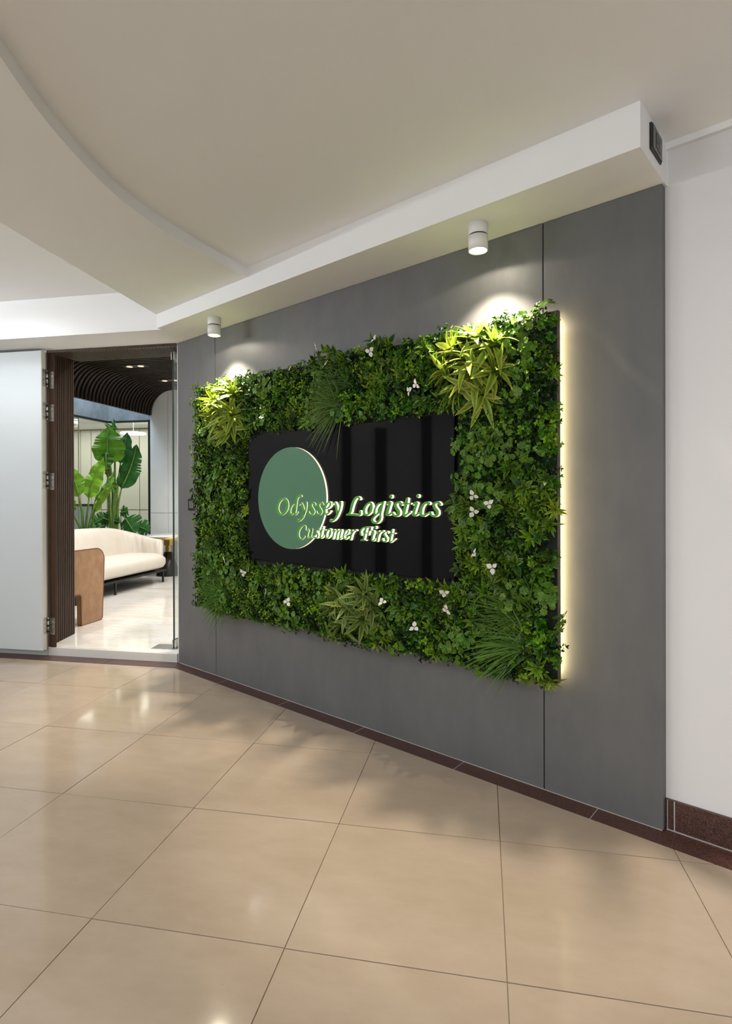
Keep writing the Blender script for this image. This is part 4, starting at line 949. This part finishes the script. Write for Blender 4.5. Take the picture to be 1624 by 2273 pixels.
for i, p in enumerate(fine):
    t = (fine[min(i + 1, len(fine) - 1)] - fine[max(i - 1, 0)]); t.z = 0; t.normalize(); nrm = Vector((-t.y, t.x, 0))     # towards the seat
    if nrm.dot(Vector((-4.6, 6.25, 0)) - Vector((p.x, p.y, 0))) < 0: nrm = -nrm
    ring = []; end = min(i, len(fine) - 1 - i); sq = 1.0 if end > 3 else (.55, .78, .9, .97)[end]
    for k in range(26):
        a = 2 * math.pi * k / 26; c_, s_ = math.cos(a), math.sin(a)
        th = (.075 if s_ > 0 else .065) * sq; lx = th * math.copysign(abs(c_) ** .7, c_)
        zc = (.27 + p.z) / 2; hz = (p.z - .27) / 2; lz = hz * math.copysign(abs(s_) ** .55, s_)
        h = (lz / hz + 1) / 2
        lean = -.07 * (h - .3) * (1 if abs(t.y) > .5 else .5)
        wr = 0.0
        if c_ > 0: wr = .030 * noise.noise(Vector((i * .30 + h * 1.6, h * 0.9, 3))) + .018 * noise.noise(Vector((i * .75 + h * 2.4, h * 1.1, 8)))
        q = Vector((p.x, p.y, 0)) + nrm * (lx + lean + wr) + Vector((0, 0, zc + lz))
        if abs(t.x) > .7: q.x += (.035 * (1 - h) - .02) * (1 if end < 12 else 0)
        ring.append((q.x + OX, q.y + OY, q.z + OZ))
    rings.append(ring)
mb = MB(); ring_mesh(mb, rings).build('backrest', M['cream_leather'], sf)
MB().box(-5.0 + OX, -4.345 + OX, 5.33 + OY, 7.17 + OY, .212 + OZ, .234 + OZ).build('frame', M['black_metal'], sf, .003)
for x, y in ((-4.355, 7.10), (-4.355, 6.07), (-4.355, 5.40), (-4.98, 7.10), (-4.98, 5.40)):
    MB().box(x - .011 + OX, x + .011 + OX, y - .011 + OY, y + .011 + OY, 0, .148).build('leg', M['black_metal'], sf, .001)

# --- tan suede armchair with slab sides
ac = thing('armchair', 'tan suede armchair with slab sides and an arched cut-out', 'armchair', (-3.95, 4.45, .065))
def slab_outline():
    pts = []
    def arc(cy, cz, r, a0, a1, n=8):
        for k in range(n + 1):
            a = math.radians(a0 + (a1 - a0) * k / n); pts.append((cy + r * math.cos(a), cz + r * math.sin(a)))
    arc(-.43 + .12, .70 - .12, .12, 180, 90); arc(.42 - .115, .695 - .115, .115, 90, 0)
    arc(.39 - .03, .03, .03, 0, -90, 4)
    pts.append((.102, 0.0)); arc(.10 - .035, .293 - .035, .035, 0, 90, 5)
    arc(-.13 + .035, .293 - .035, .035, 90, 180, 5); pts.append((-.135, 0.0)); arc(-.38 + .03, .03, .03, 270, 180, 4)
    return pts
ol = slab_outline()
def slab(name, x0, x1, label=None):
    mb = MB(); n = len(ol)
    vs = [(x0, a, b) for a, b in ol] + [(x1, a, b) for a, b in ol]
    mb.add(vs, [tuple(range(n)), tuple(range(2 * n - 1, n - 1, -1))] + [(i, n + i, n + (i + 1) % n, (i + 1) % n) for i in range(n)])
    o = mb.build(name, M['suede'], ac, .012, 3)
    pp = MB(); pp.tube([(x1 - .004, a, b) for a, b in ol] + [(x1 - .004, *ol[0])], .0055, 6); pp.build('piping', M['piping'], o)
    return o
slab('side_panel', .285, .34); slab('side_panel', -.34, -.285)
MB().box(-.285, .285, -.34, .38, .25, .38).build('seat_cushion', M['suede'], ac, .04, 3)
MB().box(-.285, .285, -.42, -.32, .23, .66).build('backrest', M['suede'], ac, .04, 3)

# --- side table
tb = thing('side_table', 'round marble-topped side table on a black cone base with brass stem', 'table', (-4.66, 7.74, .065))
MB().lathe([(.375, .592), (.38, .596), (.38, .606), (.375, .610)], 64).build('table_top', M['table_marble'], tb)
MB().lathe([(.377, .558), (.377, .592)], 64).build('brass_rim', M['brass'], tb)
MB().box(-.028, .028, -.028, .028, .34, .56).build('stem', M['brass'], tb, .002)
MB().box(-.048, .048, -.04, .04, .455, .558).build('collar', M['brass'], tb, .002)
MB().lathe([(.172, 0), (.172, .012), (.058, .35), (.05, .355)], 48).build('cone_base', M['black_plastic'], tb)

# ================================================================== COURTYARD PLANTING
pn = structure(MB().box(-5.97, -5.16, 4.6, 8.12, .066, .30).build('trim_3', M['black_metal'])); pn['label'] = 'low black planter trough behind the sofa'
MB().box(-5.95, -5.18, 4.62, 8.10, .30, .315).build('soil', M['soil'], pn)
EX = Vector((.983, .186, 0)); EF = Vector((-.186, .983, 0)); UP = Vector((0, 0, 1))
def blade(mb, P0, P1, W, c0, c1, tears=(), n=12, bow=.0, fold=.12, inner=1.0, depth=0.0, jag=0.0, seed=0, lopside=1.0):
    """big banana-like blade from P0 to P1 (right, up, away) with tears along its edges"""
    q = random.Random(seed)
    a = Vector(P0); b = Vector(P1); d = b - a; L = d.length; d.normalize()
    side = Vector((d.z, 0, -d.x)).normalized() if abs(d.x) + abs(d.z) > 1e-4 else Vector((1, 0, 0))
    face = side.cross(d).normalized()
    if face.y > 0: face = -face
    def pt(t, s):
        w_ = W * (math.sin(math.pi * min(1, max(0, t)) ** .72) ** .62) * (lopside if s > 0 else 1)
        c = a + d * L * t + side * bow * math.sin(math.pi * t) * L + face * (depth * math.sin(math.pi * t))
        return c + side * s * w_ - face * (fold * w_ * abs(s) - .0) + face * .02 * abs(s) * math.sin(t * 21 + s)
    for s in (-1, 1):
        for k in range(n):
            t0, t1 = k / n, (k + 1) / n
            e0 = (.15 if tears == 'all' else .28) / n if tears == 'all' or (k, s) in tears else 0
            e1 = (.15 if tears == 'all' else .28) / n if tears == 'all' or (k + 1, s) in tears else 0
            if jag: e0 += q.uniform(0, jag) / n; e1 += q.uniform(0, jag) / n
            droop = .06 if (e0 or e1) else 0
            V = [pt(t0, 0), pt(t1, 0), pt(t1, s * (1 - inner) if inner < 1 else s * .5), pt(t0, s * (1 - inner) if inner < 1 else s * .5), pt(t1 - e1 + droop * .3, s), pt(t0 + e0 + droop * .3, s)]
            cc = [c0, c0, c1, c1, c1, c1]
            st = 1 + .04 * math.sin(k * 2.9)
            mb.add(V, [(0, 1, 2, 3), (3, 2, 4, 5)], 0, [tuple(x * st for x in c) for c in cc], True)
    mb.tube([tuple(pt(k / 6, 0) + face * .004) for k in range(7)], [.009 * (1 - k / 7) + .002 for k in range(7)], 6, 0, [(.22, .36, .08)] * 7)
def plant(name, label, cat, base, leaves, stems, group=None):
    t = thing(name, label, cat, base, 0, group)
    Bm = Matrix(((EX.x, EF.x, 0, 0), (EX.y, EF.y, 0, 0), (0, 0, 1, 0), (0, 0, 0, 1)))
    for kw in leaves:
        mb = MB(); blade(mb, **kw)
        mb.v = [tuple(Bm @ Vector((v[0], v[1], v[2]))) for v in mb.v]
        mb.build('leaf', M['palm'], t)
    for pts, r0, r1, c in stems:
        mb = MB(); pts = [Bm @ Vector(p) for p in pts]; m = len(pts)
        # smooth arc through the given points
        sm = []
        for k in range(m - 1):
            for s in range(5): sm.append(pts[k].lerp(pts[k + 1], s / 5))
        sm.append(pts[-1]); N = len(sm)
        mb.tube(sm, [r0 + (r1 - r0) * k / (N - 1) for k in range(N)], 8, 0, [c] * N); mb.build('stem', M['palm'], t)
    return t
G1, G2, G3, G4 = (.14, .33, .02), (.21, .45, .035), (.035, .13, .018), (.02, .075, .022)
STEM = (.17, .30, .06)
def px(base_px, base_row, s):
    return lambda x, y, dep=0.0: ((x - base_px) / s, dep, (base_row - y) / s)
# bright young palm on the left. Offsets in metres from the plant's foot
zA = .30; sA = 162.0; A = lambda x, y, d=0.0: ((x - 190) / sA, d, 1.25 - zA - (y - 1104.4) / sA)
fA = A(190, 1104.4 + (1.25 - zA) * sA)
plant('banana_palm', 'bright green young banana palm behind the left part of the sofa', 'plant', (-5.345, 6.829, zA), [
    dict(P0=A(198, 1108, -.02), P1=A(226, 1017, .05), W=.125, c0=G1, c1=G2, tears={(6, -1)}, bow=-.03, seed=1, lopside=.9),
    dict(P0=A(175, 1104, .0), P1=A(146, 1036, .02), W=.125, c0=G1, c1=G2, tears={(4, 1)}, bow=.06, seed=2),
    dict(P0=A(207, 1113, .05), P1=A(246, 1046, .10), W=.055, c0=(.10, .25, .03), c1=(.15, .33, .05), bow=.05, seed=3, fold=.5),
    dict(P0=A(213, 1139, -.05), P1=A(260, 1077, -.08), W=.05, c0=(.12, .27, .015), c1=(.17, .35, .02), bow=-.07, seed=4, fold=.3),
    dict(P0=A(162, 1136, -.05), P1=A(166, 1108, -.05), W=.06, c0=G3, c1=G1, seed=5),
    dict(P0=A(216, 1100, .06), P1=A(232, 1094, .12), W=.07, c0=G3, c1=G1, tears='all', n=6, seed=6)],
    [([fA, A(188, 1182), A(199, 1108, -.02)], .022, .010, STEM), ([fA, A(184, 1182), A(182, 1140), A(175, 1104)], .024, .010, STEM), ([fA, A(193, 1182), A(207, 1113, .05)], .02, .009, STEM),
     ([fA, A(177, 1172), A(160, 1130, -.05)], .02, .010, STEM), ([fA, A(201, 1180), A(213, 1139, -.05)], .013, .008, STEM)], 'courtyard plants behind the sofa')
# tall palm in the corner
zB = .30; sB = 150.2; B = lambda x, y, d=0.0: ((x - 251) / sB, d, 1.25 - zB - (y - 1104.4) / sB)
fB = B(250, 1104.4 + (1.25 - zB) * sB)
D1, D2 = (.065, .19, .014), (.11, .27, .02)
plant('banana_palm', 'tall dark green banana palm in the corner of the glass screen', 'plant', (-5.363, 7.436, zB), [
    dict(P0=B(249, 1032, -.12), P1=B(249, 952, -.10), W=.245, c0=D1, c1=D2, tears={(9, -1), (12, -1), (13, 1), (6, 1)}, fold=.15, seed=11, n=18, depth=.03),
    dict(P0=B(268, 1086, .02), P1=B(301, 988, .05), W=.155, c0=(.018, .075, .018), c1=(.03, .11, .026), tears={(9, 1), (10, 1), (11, 1), (13, 1)}, n=18, bow=.04, seed=12),
    dict(P0=B(262, 1030, .08), P1=B(277, 960, .10), W=.12, c0=(.03, .11, .035), c1=(.04, .14, .045), seed=13),
    dict(P0=B(247, 1008, -.16), P1=B(248, 1046, -.17), W=.10, c0=(.05, .14, .018), c1=(.07, .18, .025), seed=14, fold=.2),
    dict(P0=B(252, 968, .0), P1=B(253, 929, .0), W=.035, c0=(.04, .15, .05), c1=(.05, .18, .05), seed=15),
    dict(P0=B(236, 943, -.03), P1=B(266, 954, -.03), W=.033, c0=(.06, .22, .02), c1=(.08, .27, .03), seed=16, bow=.1),
    dict(P0=B(250, 1062, -.1), P1=B(262, 1096, -.12), W=.075, c0=D1, c1=(.07, .17, .03), seed=17),
    dict(P0=B(240, 1060, .05), P1=B(231, 1035, .05), W=.05, c0=(.1, .15, .03), c1=(.12, .17, .04), seed=18)],
    [([fB, B(251, 1180), B(252, 1080), B(249, 1030, -.1), B(249, 960, -.095)], .038, .008, (.13, .21, .06)), ([fB, B(245, 1180), B(241, 1090), B(240, 1055)], .03, .012, STEM),
     ([fB, B(256, 1180), B(258, 1090, .03), B(262, 1030, .08)], .03, .010, STEM), ([fB, B(259, 1182), B(262, 1120), B(268, 1086, .02)], .022, .010, STEM), ([fB, B(248, 1180), B(246, 1100, -.05), B(250, 1060, -.1)], .024, .012, STEM),
     ([fB, B(254, 1180), B(254, 1000, .02), B(252, 965)], .024, .008, STEM)], 'courtyard plants behind the sofa')
# monstera
zM = .30; sM = 149.3; Q = lambda x, y, d=0.0: ((x - 275) / sM, d, 1.25 - zM - (y - 1104.4) / sM)
fM = Q(275, 1104.4 + (1.25 - zM) * sM)
H1, H2 = (.022, .095, .025), (.04, .15, .035)
ml = [((278, 1152, .0), (306, 1186, -.10), .20), ((306, 1168, -.02), (337, 1181, -.08), .13), ((264, 1140, .05), (286, 1136, -.02), .10), ((228, 1152, .0), (272, 1160, -.10), .13), ((238, 1146, .02), (204, 1168, -.04), .12), ((232, 1168, .0), (202, 1180, -.08), .13), ((264, 1146, -.02), (238, 1141, -.06), .10)]
plant('monstera', 'low monstera with split leaves behind the right end of the sofa', 'plant', (-5.237, 7.51, zM),
      [dict(P0=Q(*a), P1=Q(*b), W=w_, c0=H1 if k % 2 else H2, c1=H2, tears='all', n=6, inner=.62, seed=30 + k, fold=.25) for k, (a, b, w_) in enumerate(ml)],
      [([fM, Q(272 + (a[0] - 275) * .5, 1172, .03), Q(*a)], .009, .005, (.06, .15, .04)) for a, b, w_ in ml], 'courtyard plants behind the sofa')
